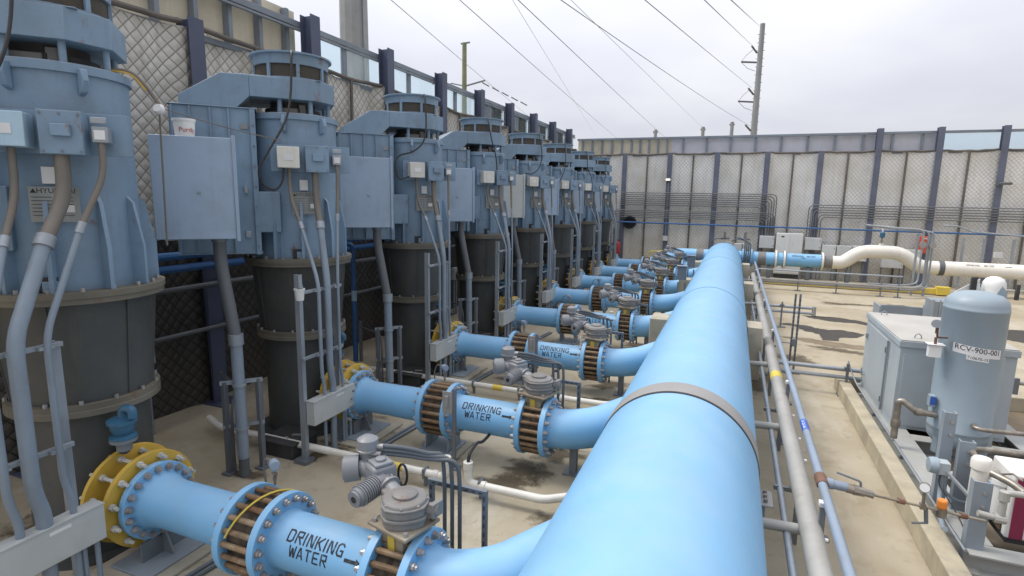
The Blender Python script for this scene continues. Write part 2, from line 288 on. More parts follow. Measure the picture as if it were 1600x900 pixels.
def mesh_screen():
    m, t, b = new_mat('dark_wire_screen'); N = t.nodes.new; L = t.links.new
    g = N('ShaderNodeNewGeometry'); n = N('ShaderNodeTexNoise'); n.inputs['Scale'].default_value = 60; L(g.outputs['Position'], n.inputs['Vector'])
    r = N('ShaderNodeValToRGB'); L(n.outputs['Fac'], r.inputs[0]); r.color_ramp.elements[0].color = (0.02, 0.02, 0.02, 1); r.color_ramp.elements[1].color = (0.10, 0.085, 0.065, 1)
    L(r.outputs[0], b.inputs['Base Color']); b.inputs['Roughness'].default_value = 0.8
    return m
M['screen'] = mesh_screen()

# ------------------------------------------------------------------ helpers
def tag(o, label=None, cat=None, group=None, kind=None):
    if label: o['label'] = label
    if cat: o['category'] = cat
    if group: o['group'] = group
    if kind: o['kind'] = kind
    return o
def root(name, loc, label, cat, group=None, rz=0):
    o = bpy.data.objects.new(name, None); COL.objects.link(o); o.location = loc; o.rotation_euler = (0, 0, rz)
    o.empty_display_size = 0.2
    return tag(o, label, cat, group)
def children(o): return [c for c in bpy.data.objects if c.parent == o]
def dup(o, loc=None, label=None, parent=None):
    kids = {}
    for c in bpy.data.objects:
        if c.parent: kids.setdefault(c.parent, []).append(c)
    def rec(s, p):
        d = s.copy(); COL.objects.link(d)
        if p: d.parent = p
        for k in kids.get(s, []): rec(k, d)
        return d
    d = rec(o, None)
    if loc is not None: d.location = loc
    if label: d['label'] = label
    return d
def basis(d):
    d = Vector(d).normalized()
    a = Vector((0, 0, 1)) if abs(d.z) < 0.9 else Vector((1, 0, 0))
    u = d.cross(a).normalized(); v = d.cross(u).normalized()
    return d, u, v
def fillet(pts, r, n=5):
    pts = [Vector(p) for p in pts]; out = [pts[0]]
    for i in range(1, len(pts)-1):
        a, b, c = pts[i-1], pts[i], pts[i+1]
        d1, d2 = (a-b), (c-b); l = min(r, d1.length*0.49, d2.length*0.49)
        p, q = b+d1.normalized()*l, b+d2.normalized()*l
        for k in range(n+1):
            t = k/n; out.append(p*(1-t)**2 + b*2*t*(1-t) + q*t*t)
    out.append(pts[-1]); return out

class MB:
    def __init__(s): s.bm = bmesh.new(); s.mi = 0
    def face(s, vs):
        try:
            f = s.bm.faces.new(vs); f.material_index = s.mi; f.smooth = True
        except ValueError: pass
    def box(s, c, d, rz=0, m=None):
        x, y, z = (v/2 for v in d); rot = Matrix.Rotation(rz, 3, 'Z') if m is None else m
        v = [s.bm.verts.new(Vector(c)+rot @ Vector((sx*x, sy*y, sz*z))) for sz in (-1, 1) for sx, sy in ((-1, -1), (1, -1), (1, 1), (-1, 1))]
        for q in ((3, 2, 1, 0), (4, 5, 6, 7), (0, 1, 5, 4), (1, 2, 6, 5), (2, 3, 7, 6), (3, 0, 4, 7)): s.face([v[i] for i in q])
        return s
    def bar(s, a, b, w, h=None):
        """box-section bar from a to b"""
        a, b = Vector(a), Vector(b); h = h or w; d, u, v = basis(b-a)
        vs_ = [s.bm.verts.new(p+u*(su*w/2)+v*(sv*h/2)) for p in (a, b) for su, sv in ((-1, -1), (1, -1), (1, 1), (-1, 1))]
        for q in ((0, 1, 2, 3), (7, 6, 5, 4), (0, 4, 5, 1), (1, 5, 6, 2), (2, 6, 7, 3), (3, 7, 4, 0)): s.face([vs_[i] for i in q])
        return s
    def lathe(s, prof, o=(0, 0, 0), d=(0, 0, 1), seg=32, closed=False, ang=None):
        """prof: (radius, distance along d)"""
        o = Vector(o); d, u, v = basis(d); rings = []
        n = seg if ang is None else seg+1
        for r, h in prof:
            r = max(r, 0.0005)
            rings.append([s.bm.verts.new(o+d*h+(u*math.cos(t)+v*math.sin(t))*r) for t in [((2*math.pi*k/seg) if ang is None else ang[0]+(ang[1]-ang[0])*k/seg) for k in range(n)]])
        pairs = list(zip(rings, rings[1:])) + ([(rings[-1], rings[0])] if closed else [])
        for A, B in pairs:
            for k in range(seg):
                s.face([A[k], A[(k+1) % n], B[(k+1) % n], B[k]])
        return s
    def cyl(s, a, b, r, r2=None, seg=16, caps=True):
        a, b = Vector(a), Vector(b); l = (b-a).length; r2 = r if r2 is None else r2
        return s.lathe(([(0, 0)] if caps else [])+[(r, 0), (r2, l)]+([(0, l)] if caps else []), a, b-a, seg)
    def tube(s, pts, r, seg=10, caps=True):
        pts = [Vector(p) for p in pts]; n = len(pts); rings = []
        rr = r if isinstance(r, (list, tuple)) else [r]*n
        t0 = (pts[1]-pts[0]).normalized(); _, u, _ = basis(t0)
        for i, p in enumerate(pts):
            t = ((pts[min(i+1, n-1)]-p).normalized()+(p-pts[max(i-1, 0)]).normalized())
            t = t.normalized() if t.length > 1e-6 else t0
            u = (u-t*u.dot(t)).normalized(); v = t.cross(u)
            rings.append([s.bm.verts.new(p+(u*math.cos(2*math.pi*k/seg)+v*math.sin(2*math.pi*k/seg))*rr[i]) for k in range(seg)])
        for A, B in zip(rings, rings[1:]):
            for k in range(seg): s.face([A[k], A[(k+1) % seg], B[(k+1) % seg], B[k]])
        if caps: s.face(list(reversed(rings[0]))); s.face(rings[-1])
        return s
    def prism(s, poly, ext):
        """planar polygon (3-D points) extruded by vector ext"""
        e = Vector(ext); A = [s.bm.verts.new(Vector(p)) for p in poly]; B = [s.bm.verts.new(Vector(p)+e) for p in poly]
        s.face(list(reversed(A))); s.face(B); n = len(A)
        for k in range(n): s.face([A[k], A[(k+1) % n], B[(k+1) % n], B[k]])
        return s
    def poly(s, pts):
        s.face([s.bm.verts.new(Vector(p)) for p in pts]); return s
    def build(s, name, mats, parent=None, loc=(0, 0, 0), bev=0.0, sharp=35, rot=None):
        bmesh.ops.recalc_face_normals(s.bm, faces=s.bm.faces)
        me = bpy.data.meshes.new(name); s.bm.to_mesh(me); s.bm.free()
        for m in (mats if isinstance(mats, list) else [mats]): me.materials.append(M[m] if isinstance(m, str) else m)
        me.set_sharp_from_angle(angle=R(sharp))
        o = bpy.data.objects.new(name, me); COL.objects.link(o); o.location = loc
        if rot: o.rotation_euler = rot
        if parent: o.parent = parent
        if bev:
            b = o.modifiers.new('bevel', 'BEVEL'); b.width = bev; b.segments = 2; b.limit_method = 'ANGLE'; b.angle_limit = R(40)
        return o
def inst(src, parent, loc, rot=(0, 0, 0)):
    o = bpy.data.objects.new(src.name.split('.')[0], src.data); COL.objects.link(o); o.parent = parent; o.location = loc; o.rotation_euler = rot
    return o

# lettering ---------------------------------------------------------------
STENCIL = {
 'D': [[(0, 0), (0, 5)], [(.75, 5), (2.1, 5), (3, 4.1), (3, 2.85)], [(3, 2.15), (3, .9), (2.1, 0), (.75, 0)]],
 'R': [[(0, 0), (0, 5)], [(.75, 5), (2.9, 5), (2.9, 2.7), (.75, 2.7)], [(1.6, 2.1), (3, 0)]],
 'I': [[(0, 0), (0, 5)]],
 'N': [[(0, 0), (0, 5)], [(.7, 4.7), (2.3, .3)], [(3, 0), (3, 5)]],
 'K': [[(0, 0), (0, 5)], [(.8, 2.6), (3, 5)], [(1.2, 2.3), (3, 0)]],
 'G': [[(3, 4.1), (2.1, 5), (.9, 5), (0, 4.1), (0, 2.85)], [(0, 2.15), (0, .9), (.9, 0), (3, 0), (3, 2.1), (1.8, 2.1)]],
 'W': [[(-.2, 5), (.6, 0)], [(.95, 0.2), (1.6, 4)], [(1.95, 3.8), (2.5, 0)], [(2.85, 0), (3.6, 5)]],
 'A': [[(0, 0), (1.35, 5)], [(1.8, 5), (3.1, 0)], [(1.0, 1.5), (2.2, 1.5)]],
 'T': [[(0, 5), (3, 5)], [(1.5, 4.2), (1.5, 0)]],
 'E': [[(0, 0), (0, 5)], [(.75, 5), (3, 5)], [(.75, 2.5), (2.5, 2.5)], [(.75, 0), (3, 0)]],
}
def stencil(mb, text, place, h, adv=4.3, thick=0.78):
    """draw stencil capitals of height h through place(x, y) -> point, centred on x = 0"""
    k = h/5.0; xs = []; x = 0
    for ch in text:
        xs.append(x); x += (2.0 if ch == 'I' else 2.6 if ch == ' ' else adv)
    x -= 1.2
    for ch, x0 in zip(text, xs):
        for st in STENCIL.get(ch, []):
            for (ax, ay), (bx, by) in zip(st, st[1:]):
                dx, dy = bx-ax, by-ay; l = math.hypot(dx, dy); nx, ny = -dy/l*thick/2, dx/l*thick/2
                ex, ey = dx/l*thick*0.35, dy/l*thick*0.35
                n = max(1, int(l*k/0.03))
                P = [(ax-ex+(dx+2*ex)*i/n, ay-ey+(dy+2*ey)*i/n) for i in range(n+1)]
                for (px, py), (qx, qy) in zip(P, P[1:]):
                    mb.poly([place((x0+a-x/2)*k, b*k) for a, b in ((px-nx, py-ny), (qx-nx, qy-ny), (qx+nx, qy+ny), (px+nx, py+ny))])
def font_polys(text, size, align='CENTER'):
    c = bpy.data.curves.new('lettering', 'FONT'); c.body = text; c.size = size; c.align_x = align; c.align_y = 'CENTER'; c.resolution_u = 3
    o = bpy.data.objects.new('lettering', c); COL.objects.link(o)
    dg = bpy.context.evaluated_depsgraph_get(); dg.update(); me = o.evaluated_get(dg).to_mesh()
    vs_ = [v.co.copy() for v in me.vertices]; fs = [list(p.vertices) for p in me.polygons]
    o.evaluated_get(dg).to_mesh_clear(); bpy.data.objects.remove(o); bpy.data.curves.remove(c)
    return vs_, fs
def letters(mb, text, size, place, align='CENTER', bold=0):
    vs_, fs = font_polys(text, size, align)
    for f in fs: mb.poly([place(vs_[i].x, vs_[i].y) for i in f])

# ================================================================== SETTING
g = MB()
nx, ny = 12, 12
g.poly([(-900, -400, 0), (900, -400, 0), (900, 1600, 0), (-900, 1600, 0)])
tag(g.build('ground', 'ground'), kind='structure')

GR = MB(); STAIN_SHADE = []
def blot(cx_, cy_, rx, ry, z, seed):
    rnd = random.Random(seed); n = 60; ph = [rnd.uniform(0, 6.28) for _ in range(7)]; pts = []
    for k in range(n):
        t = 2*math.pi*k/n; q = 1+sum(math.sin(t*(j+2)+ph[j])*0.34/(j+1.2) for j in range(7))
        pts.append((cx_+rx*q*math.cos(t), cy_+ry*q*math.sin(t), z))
    c = GR.bm.verts.new((cx_, cy_, z)); vs_ = [GR.bm.verts.new(p) for p in pts]; STAIN_SHADE.extend([0.72]+[0.0]*n)
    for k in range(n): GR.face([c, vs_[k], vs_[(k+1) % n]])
def patch(name, outline, mat, z, seed):
    rnd = random.Random(seed); b = MB(); pts = []
    n = len(outline)
    for i in range(n):
        (ax, ay), (bx, by) = outline[i], outline[(i+1) % n]; l = math.hypot(bx-ax, by-ay); k = max(2, int(l/0.07))
        for q in range(k):
            u = q/k; j_ = 0.035*rnd.uniform(-1, 1); pts.append((ax+(bx-ax)*u+j_, ay+(by-ay)*u+j_*0.8+0.02*math.sin(q), z))
    b.face([b.bm.verts.new(p) for p in pts]); bmesh.ops.triangulate(b.bm, faces=b.bm.faces[:])
    return tag(b.build(name, mat), kind='structure')
patch('puddle', [(2.45, 22.2), (2.8, 21.7), (3.4, 21.4), (4.0, 21.5), (4.6, 21.0), (4.6, 21.6), (4.2, 22.0), (3.6, 22.3), (3.0, 22.1)], 'wet', 0.004, 3)
patch('puddle', [(1.55, 20.2), (2.0, 20.1), (2.35, 19.4), (2.7, 19.1), (2.65, 18.3), (3.1, 18.4), (3.2, 18.9), (3.7, 19.1), (4.0, 19.7), (3.4, 20.1), (2.9, 19.9), (2.5, 20.3), (1.9, 20.5)], 'wet', 0.0045, 5)
patch('puddle', [(7.4, 22.4), (9.2, 22.8), (10.2, 21.6), (9.9, 20.2), (8.6, 20.3), (7.5, 21.2)], 'wet', 0.004, 8)
patch('puddle', [(5.9, 26.2), (6.5, 26.3), (6.9, 26.0), (6.4, 25.8)], 'wet', 0.004, 9)
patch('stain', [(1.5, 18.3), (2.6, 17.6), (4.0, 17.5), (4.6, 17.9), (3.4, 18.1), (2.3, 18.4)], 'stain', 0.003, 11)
gr = random.Random(77)
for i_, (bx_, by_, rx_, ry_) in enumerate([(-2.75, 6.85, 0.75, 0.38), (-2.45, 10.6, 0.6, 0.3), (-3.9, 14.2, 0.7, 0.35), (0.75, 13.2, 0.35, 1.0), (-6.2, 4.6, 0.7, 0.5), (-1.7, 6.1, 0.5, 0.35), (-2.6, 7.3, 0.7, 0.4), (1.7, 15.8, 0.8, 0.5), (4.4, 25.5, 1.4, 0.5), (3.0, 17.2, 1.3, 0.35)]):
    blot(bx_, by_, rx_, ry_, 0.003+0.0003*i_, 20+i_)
for i_ in range(8):      # contact shade painted as dark blots round pump bases, pads and stand feet
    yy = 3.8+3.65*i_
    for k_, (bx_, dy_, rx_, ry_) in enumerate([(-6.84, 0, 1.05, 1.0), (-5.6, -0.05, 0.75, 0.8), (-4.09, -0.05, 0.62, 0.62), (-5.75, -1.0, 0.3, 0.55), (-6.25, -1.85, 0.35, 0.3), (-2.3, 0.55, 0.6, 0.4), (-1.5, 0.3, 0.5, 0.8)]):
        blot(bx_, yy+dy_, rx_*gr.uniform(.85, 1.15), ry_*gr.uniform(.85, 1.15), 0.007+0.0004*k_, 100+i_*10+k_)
go = GR.build('floor_stain_and_shade', 'stain_shade'); at = go.data.attributes.new('stain_shade', 'FLOAT', 'POINT')
at.data.foreach_set('value', STAIN_SHADE); tag(go, kind='structure')

# ---- left sound wall
WX = -9.3; WY = 33.6
def quilt_panel(parent, horizontal, a0, a1, z0, z1, fixed, mat, sgn, seed):
    """a hanging blanket between two posts: gentle vertical folds, hem at the top"""
    rnd = random.Random(seed); b = MB(); na, nz = 30, 18; p1, p2 = rnd.uniform(0, 6), rnd.uniform(0, 6); grid = []
    for j in range(nz+1):
        row = []
        for i in range(na+1):
            u = i/na; w = j/nz
            edge = (math.exp(-((u-0.97)/0.07)**2)*0.16+math.exp(-((u-0.03)/0.07)**2)*0.12)*(0.55 if horizontal else 1.0)
            q = 0.5 if horizontal else 1.0
            d = edge+q*(0.035*math.sin(u*9+p1+w*1.2)+0.02*math.sin(w*7+p2+u*3)+0.05*math.sin(u*math.pi*2+p2)*w)
            a = a0+(a1-a0)*u; z = z0+(z1-z0+0.06*math.sin(u*math.pi*2+p1)*1.0-0.05*math.sin(u*math.pi))*w
            row.append(b.bm.verts.new((fixed+sgn[0]*d, a, z) if not horizontal else (a, fixed+sgn[1]*d, z)))
        grid.append(row)
    for j in range(nz):
        for i in range(na): b.face([grid[j][i], grid[j][i+1], grid[j+1][i+1], grid[j+1][i]])
    o = b.build('quilted_panel', mat, parent)
    top = [(v.co.copy() if False else None) for v in []]
    return o
def hem(parent, horizontal, a0, a1, z, fixed, sgn, seed):
    rnd = random.Random(seed); pts = []
    for i in range(9):
        u = i/8; a = a0+(a1-a0)*u; zz = z-0.05*math.sin(u*math.pi)+rnd.uniform(-.02, .02)
        pts.append((fixed+sgn[0]*0.08, a, zz) if not horizontal else (a, fixed+sgn[1]*0.08, zz))
    MB().tube(pts, 0.05, 8).build('top_hem', 'seam', parent)

wall = root('sound_wall', (WX, 16, 0), 'long sound wall of quilted blankets behind the row of pumps', 'wall')
wall.location = (0, 0, 0)
ys = [1.45, 4.5, 7.55, 10.6, 13.55, 16.6, 19.55, 22.55, 25.55, 28.5, 31.6, 33.55]
for i, y0 in enumerate(ys[:-1]):
    y1 = ys[i+1]
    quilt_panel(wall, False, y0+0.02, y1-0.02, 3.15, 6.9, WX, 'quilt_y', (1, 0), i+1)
    quilt_panel(wall, False, y0+0.02, y1-0.02, -0.05, 3.25, WX-0.03, 'quilt_low', (1, 0), i+101)['label'] = 'lower blanket, darker in colour than the upper row'
    hem(wall, False, y0+0.12, y1-0.12, 6.93, WX, (1, 0), i+1)
    ym = (y0+y1)/2
    MB().box((WX+0.1, ym, 5.05), (0.05, 0.07, 3.7)).build('panel_seam', 'seam', wall)
    if y1 < 10.7:      # plywood-backed upper band with studs
        MB().box((WX-0.30, ym, 7.42), (0.03, y1-y0-0.002, 1.25)).build('plywood_panel', 'ply', wall)
        for k in range(4):
            MB().box((WX-0.20, y0+(k+0.5)*(y1-y0)/4, 7.45), (0.15, 0.09, 1.10), 0).build('stud', 'stud', wall)
    else:
        MB().box((WX-0.12, ym, 7.22), (0.02, y1-y0-0.05, 0.80)).build('clear_pane', 'glass', wall)
        MB().box((WX-0.10, ym, 7.20), (0.09, 0.13, 0.86)).build('mullion', 'stud', wall)
    MB().box((WX-0.10, ym, 7.72), (0.16, y1-y0-0.02, 0.13)).box((WX-0.03, ym, 7.60), (0.06, y1-y0-0.02, 0.05)).build('top_rail', 'stud', wall, bev=0.008)
    MB().box((WX-0.10, ym, 6.80), (0.14, y1-y0-0.02, 0.10)).build('sill_rail', 'stud', wall)
for i, y0 in enumerate(ys[:-1]):
    top = 7.92 if y0 > 9 else 7.0
    b = MB(); x = WX+0.30
    b.box((x, y0, top/2), (0.02, 0.30, top)); b.box((x-0.28, y0, top/2), (0.02, 0.30, top)); b.box((x-0.14, y0, top/2), (0.258, 0.018, top-0.002))
    b.build('steel_post', 'post', wall)
    MB().box((x+0.02, y0, 0.01), (0.5, 0.5, 0.03)).build('base_plate', 'post', wall)

back = root('sound_wall', (0, 0, 0), 'back sound wall of quilted blankets crossing the far end of the yard', 'wall')
xs = [-9.2, -6.25+0.03]+[-6.2+2.52*k for k in range(1, 11)]
for i, x0 in enumerate(xs[:-1]):
    x1 = xs[i+1]; xm = (x0+x1)/2
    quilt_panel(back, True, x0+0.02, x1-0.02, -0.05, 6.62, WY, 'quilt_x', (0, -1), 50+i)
    hem(back, True, x0+0.12, x1-0.12, 6.64, WY, (0, -1), 50+i)
    MB().box((xm, WY-0.10, 3.3), (0.09, 0.05, 6.6)).build('panel_seam', 'seam', back)
    MB().box((xm, WY+0.10, 7.52), (x1-x0-0.002, 0.16, 0.12)).build('top_rail', 'stud', back, bev=0.008)
    MB().box((xm, WY+0.10, 6.55), (x1-x0-0.002, 0.14, 0.10)).build('sill_rail', 'stud', back)
    if x1 < -4.5 or (x0 < -4.9 < x1):
        MB().box((xm, WY+0.28, 7.05), (x1-x0-0.002, 0.03, 0.92)).build('plywood_panel', 'ply', back); ns = 5
    elif x0 < 7.5:
        MB().box((xm, WY+0.28, 7.05), (x1-x0-0.002, 0.03, 0.92)).build('metal_panel', 'lav', back); ns = 2
    else:
        MB().box((xm, WY+0.12, 7.03), (x1-x0-0.05, 0.02, 0.84)).build('clear_pane', 'glass', back); ns = 0
    for k in range(ns):
        MB().box((x0+(k+0.5)*(x1-x0)/ns, WY+0.18, 7.03), (0.10, 0.14, 0.84)).build('stud', 'stud', back)
for i, x0 in enumerate(xs[1:], 1):
    top = 6.66 if x0 < 5 else 7.72
    b = MB(); y = WY-0.30
    b.box((x0, y, top/2), (0.27, 0.02, top)); b.box((x0, y+0.28, top/2), (0.27, 0.02, top)); b.box((x0, y+0.14, top/2), (0.018, 0.258, top-0.002))
    b.build('steel_post', 'post_back', back)

# ================================================================== PUMPS
# pump frame: local +X to the right as seen from the yard, local -Y towards the yard
def make_pump():
    t = root('vertical_pump', (0, 0, 0), '', 'pump', 'pumps in a row along the left wall', R(45))
    # discharge can
    MB().lathe([(0.60, 0), (0.60, 1.66)], seg=48).lathe([(0.76, 0.0), (0.76, 0.03), (0.59, 0.03)], seg=40).build('lower_can', 'can', t)
    rim = MB().lathe([(0.59, 1.66), (0.72, 1.66), (0.72, 1.72), (0.715, 1.725), (0.72, 1.79), (0.60, 1.79)], seg=48).build('lower_rim', 'can_rim', t)
    b = MB().lathe([(0.655, 1.79), (0.75, 2.87)], seg=48)
    b.build('tapered_can', 'can', t)
    for a in (-150, -95, -40, 20): 
        o = MB().prism([(0.63, -0.012, 1.80), (0.668, -0.012, 1.80), (0.765, -0.012, 2.865), (0.72, -0.012, 2.865)], (0, 0.024, 0)).build('can_rib', 'can', t); o.rotation_euler = (0, 0, R(a))
    rim2 = MB().lathe([(0.70, 2.87), (0.84, 2.87), (0.84, 2.93), (0.855, 2.93), (0.855, 2.99), (0.60, 2.99)], seg=56).build('upper_rim', 'can_rim', t)
    nb = MB().cyl((0, 0, 0), (0, 0, 0.04), 0.022, seg=6).build('bolt', 'bolt', rim2, (0.78*math.cos(4.0), 0.78*math.sin(4.0), 2.99))
    for k in range(1, 18):
        a = 4.0+2*math.pi*k/18; inst(nb, rim2, (0.78*math.cos(a), 0.78*math.sin(a), 2.99))
    for k in range(14):
        a = 4.0+2*math.pi*k/14; inst(nb, rim, (0.69*math.cos(a), 0.69*math.sin(a), 1.79))
    # motor barrel
    MB().lathe([(0.66, 2.99), (0.66, 5.13), (0.69, 5.13), (0.69, 5.21), (0.64, 5.23), (0.0, 5.23)], seg=56).build('motor_barrel', 'pump', t)
    for a in (-118, -88, -52, -22, 14, 60, 120, 168, 205):
        c, s_ = math.cos(R(a)), math.sin(R(a)); w = 0.02
        o = MB().prism([(0.655, -w, 2.992), (0.80, -w, 2.992), (0.80, -w, 3.42), (0.72, -w, 3.88), (0.655, -w, 3.95)], (0, 2*w, 0)).build('gusset', 'pump', t)
        o.rotation_euler = (0, 0, R(a))
    # dark vent notch with a small cleat at the foot of the barrel
    MB().box((-0.04, -0.675, 3.07), (0.17, 0.06, 0.14)).build('vent_opening', 'dark', t)
    MB().box((0.0, -0.735, 3.05), (0.13, 0.02, 0.11)).build('cleat', 'pump', t, bev=0.004)
    for a in (-104, -56):
        c, s_ = math.cos(R(a)), math.sin(R(a))
        o = MB().prism([(0.66, -0.03, 4.92), (0.74, -0.03, 4.95), (0.79, -0.03, 5.06), (0.76, -0.03, 5.17), (0.66, -0.03, 5.19)], (0, 0.06, 0)).build('lifting_lug', 'pump', t, bev=0.012)
        o.rotation_euler = (0, 0, R(a))
    # shaft cover below the hood, and the posts that carry the hood
    MB().lathe([(0.42, 5.23), (0.42, 5.33), (0.34, 5.34), (0.34, 5.46)], seg=28).build('bearing_housing', 'dark', t)
    MB().box((0.12, -0.36, 5.31), (0.10, 0.10, 0.16)).box((-0.1, -0.40, 5.28), (0.3, 0.06, 0.09)).build('sensor_block', 'gear', t, bev=0.01)
    for a in (-65, -20, 25, 75, 115, -112):
        MB().cyl((0.56*math.cos(R(a)), 0.56*math.sin(R(a)), 5.22), (0.56*math.cos(R(a)), 0.56*math.sin(R(a)), 5.45), 0.035, seg=12).build('hood_post', 'pump', t)
    # hood: octagonal head over the motor, duct running down to the cooler
    h = MB()
    h.prism([(-0.62, -0.62, 5.43), (0.30, -0.62, 5.43), (0.62, -0.32, 5.43), (0.62, 0.32, 5.43), (0.30, 0.62, 5.43), (-0.62, 0.62, 5.43)], (0, 0, 0.30))
    h.prism([(-0.622, -0.62, 5.43), (-0.622, -0.62, 5.73), (-1.00, -0.62, 5.73), (-1.55, -0.62, 5.38), (-1.55, -0.62, 5.255), (-0.80, -0.62, 5.255)], (0, 1.24, 0))
    h.box((-0.2, 0, 5.738), (1.2, 1.20, 0.012))
    h.build('air_hood', 'pump', t, bev=0.008)
    # fan cowl
    MB().lathe([(0.535, 5.745), (0.535, 5.98)], seg=40).build('cowl_screen', 'screen', t)
    b = MB().lathe([(0.565, 5.965), (0.58, 6.105), (0.625, 6.11), (0.625, 6.135), (0.53, 6.135), (0.53, 5.965)], seg=48, closed=True)
    b.lathe([(0.58, 5.745), (0.58, 5.77), (0.50, 5.77)], seg=40)
    b.build('fan_cowl', 'pump', t)
    for k in range(8):
        a = 2*math.pi*k/8+0.13
        MB().box((0.553*math.cos(a), 0.553*math.sin(a), 5.865), (0.03, 0.05, 0.215), a).build('cowl_post', 'pump', t)
    MB().lathe([(0.2, 5.95), (0.46, 5.99), (0.46, 6.05), (0.0, 6.07)], seg=24).build('fan', 'dark', t)
    # air cooler with ribs
    b = MB().box((-1.12, -0.02, 4.17), (1.10, 1.20, 2.14))
    b.box((-1.12, -0.02, 5.247), (1.16, 1.26, 0.016)); b.box((-1.12, -0.02, 3.09), (1.14, 1.24, 0.02))
    b.build('air_cooler', 'pump', t, bev=0.006)
    for x in (-1.645, -1.42, -1.16, -0.92):
        MB().box((x, -0.645, 4.17), (0.02, 0.05, 2.12)).build('rib', 'pump', t)
    for y in (-0.4, 0.0, 0.4):
        MB().box((-1.69, y, 4.17), (0.05, 0.02, 2.12)).build('rib', 'pump', t)
    MB().box((-0.60, -0.652, 4.15), (0.075, 0.06, 2.16)).build('corner_angle', 'pump', t, bev=0.006)
    for z in (3.2, 3.5, 3.8, 4.1, 4.4, 4.7, 5.0):
        MB().cyl((-0.60, -0.682, z), (-0.60, -0.70, z), 0.014, seg=6).build('cooler_bolt', 'strut', t)
    MB().box((-0.72, -0.63, 4.98), (0.10, 0.02, 0.07)).build('tag_plate', 'plate', t)
    MB().box((-0.74, -0.645, 4.05), (0.05, 0.05, 0.10)).build('small_fitting', 'galv', t, bev=0.006); MB().box((-0.74, -0.645, 3.38), (0.07, 0.04, 0.10)).build('small_fitting', 'galv', t, bev=0.006)
    MB().box((-0.42, -0.60, 3.72), (0.30, 0.16, 0.62)).build('inspection_cover', 'pump', t, bev=0.01)
    # junction boxes
    MB().box((0.20, -0.70, 4.54), (1.16, 0.06, 0.40)).build('mounting_rail', 'pump', t, bev=0.004)
    wb = MB().box((-0.135, -0.885, 4.54), (0.31, 0.26, 0.31)).build('white_junction_box', 'box_white', t, bev=0.008)
    b = MB().box((-0.135, -1.018, 4.54), (0.13, 0.006, 0.09)); b.build('box_label', 'label', wb)
    jb = MB().box((0.275, -0.86, 4.53), (0.34, 0.22, 0.40)).box((0.275, -0.973, 4.53), (0.33, 0.006, 0.39)).build('junction_box', 'pump', t, bev=0.006)
    MB().box((0.285, -1.0, 4.55), (0.15, 0.045, 0.11)).build('box_window', 'pump', jb, bev=0.006)
    b = MB()
    for x in (0.13, 0.275, 0.42):
        for z in (4.36, 4.70): b.cyl((x, -0.976, z), (x, -0.985, z), 0.012, seg=6)
    b.build('cover_screw', 'strut', jb)
    gb = MB().box((0.565, -0.83, 4.53), (0.13, 0.18, 0.15)).box((0.565, -0.93, 4.66), (0.13, 0.02, 0.06)).build('gauge_box', 'galv', t, bev=0.008)
    MB().box((0.565, -0.924, 4.525), (0.09, 0.012, 0.09)).build('gauge_cover', 'label', gb, bev=0.01)
    npl = MB().box((0.10, -0.70, 3.86), (0.40, 0.012, 0.34)).build('nameplate', 'plate', t)
    b = MB(); letters(b, 'HYUNDAI', 0.07, lambda x, y: (0.12+x, -0.708, 3.99+y)); b.poly([(-0.085, -0.708, 3.97), (-0.035, -0.708, 3.97), (-0.06, -0.708, 4.012)]); 
    for k in range(6): b.box((-0.0, -0.7085, 3.93-k*0.035), (0.16, 0.002, 0.005)); b.box((0.19, -0.7085, 3.93-k*0.035), (0.12, 0.002, 0.005))
    b.build('plate_lettering', 'ink_plain', npl)
    MB().box((0.21, -0.708, 3.82), (0.09, 0.006, 0.07)).build('paper_sticker', 'label', npl); MB().box((0.08, -0.70, 4.14), (0.12, 0.01, 0.16)).build('paper_sticker', 'label', npl)
    # terminal box on its bracket
    MB().box((-1.3, -0.98, 4.05), (0.46, 0.66, 0.5)).box((-1.3, -1.0, 3.55), (0.7, 0.5, 0.06)).build('box_bracket', 'pump', t)
    tb = MB().box((-1.30, -1.50, 4.05), (0.96, 0.40, 1.31)).build('terminal_box', 'pump_door', t, bev=0.008)
    door = MB().box((-1.315, -1.715, 4.05), (0.94, 0.02, 1.32)).build('box_door', 'pump_door', tb, bev=0.008)
    MB().box((-0.825, -1.725, 4.05), (0.045, 0.045, 1.38)).build('door_flange', 'pump_door', tb, bev=0.005)
    MB().box((-1.26, -1.735, 4.0), (0.05, 0.025, 0.02)).build('door_latch', 'galv', tb)
    # cable hanging from the fan to the boxes
    pts = [(-0.01, -0.60, 6.14), (-0.02, -0.69, 6.0), (-0.06, -0.80, 5.45), (-0.16, -0.90, 5.05), (-0.40, -0.97, 4.62), (-0.54, -1.0, 4.36), (-0.50, -1.0, 4.14), (-0.35, -1.0, 4.06), (-0.24, -0.98, 4.17), (-0.20, -0.95, 4.40)]
    q = []
    for i in range(len(pts)-1):
        p0, p1, p2, p3 = (Vector(pts[max(0, min(len(pts)-1, j))]) for j in (i-1, i, i+1, i+2))
        for k in range(5):
            u = k/5; q.append(0.5*((2*p1)+(p2-p0)*u+(2*p0-5*p1+4*p2-p3)*u*u+(-p0+3*p1-3*p2+p3)*u**3))
    q.append(Vector(pts[-1])); MB().tube(q, 0.017, 8).build('hanging_cable', 'black', t)
    return t
pump0 = make_pump()
PX, PY0, SP = -6.84, 3.80, 3.65
def pc(i): return (PX+(0.08 if i == 0 else 0), PY0+SP*i+(0.10 if i == 0 else 0), 0)
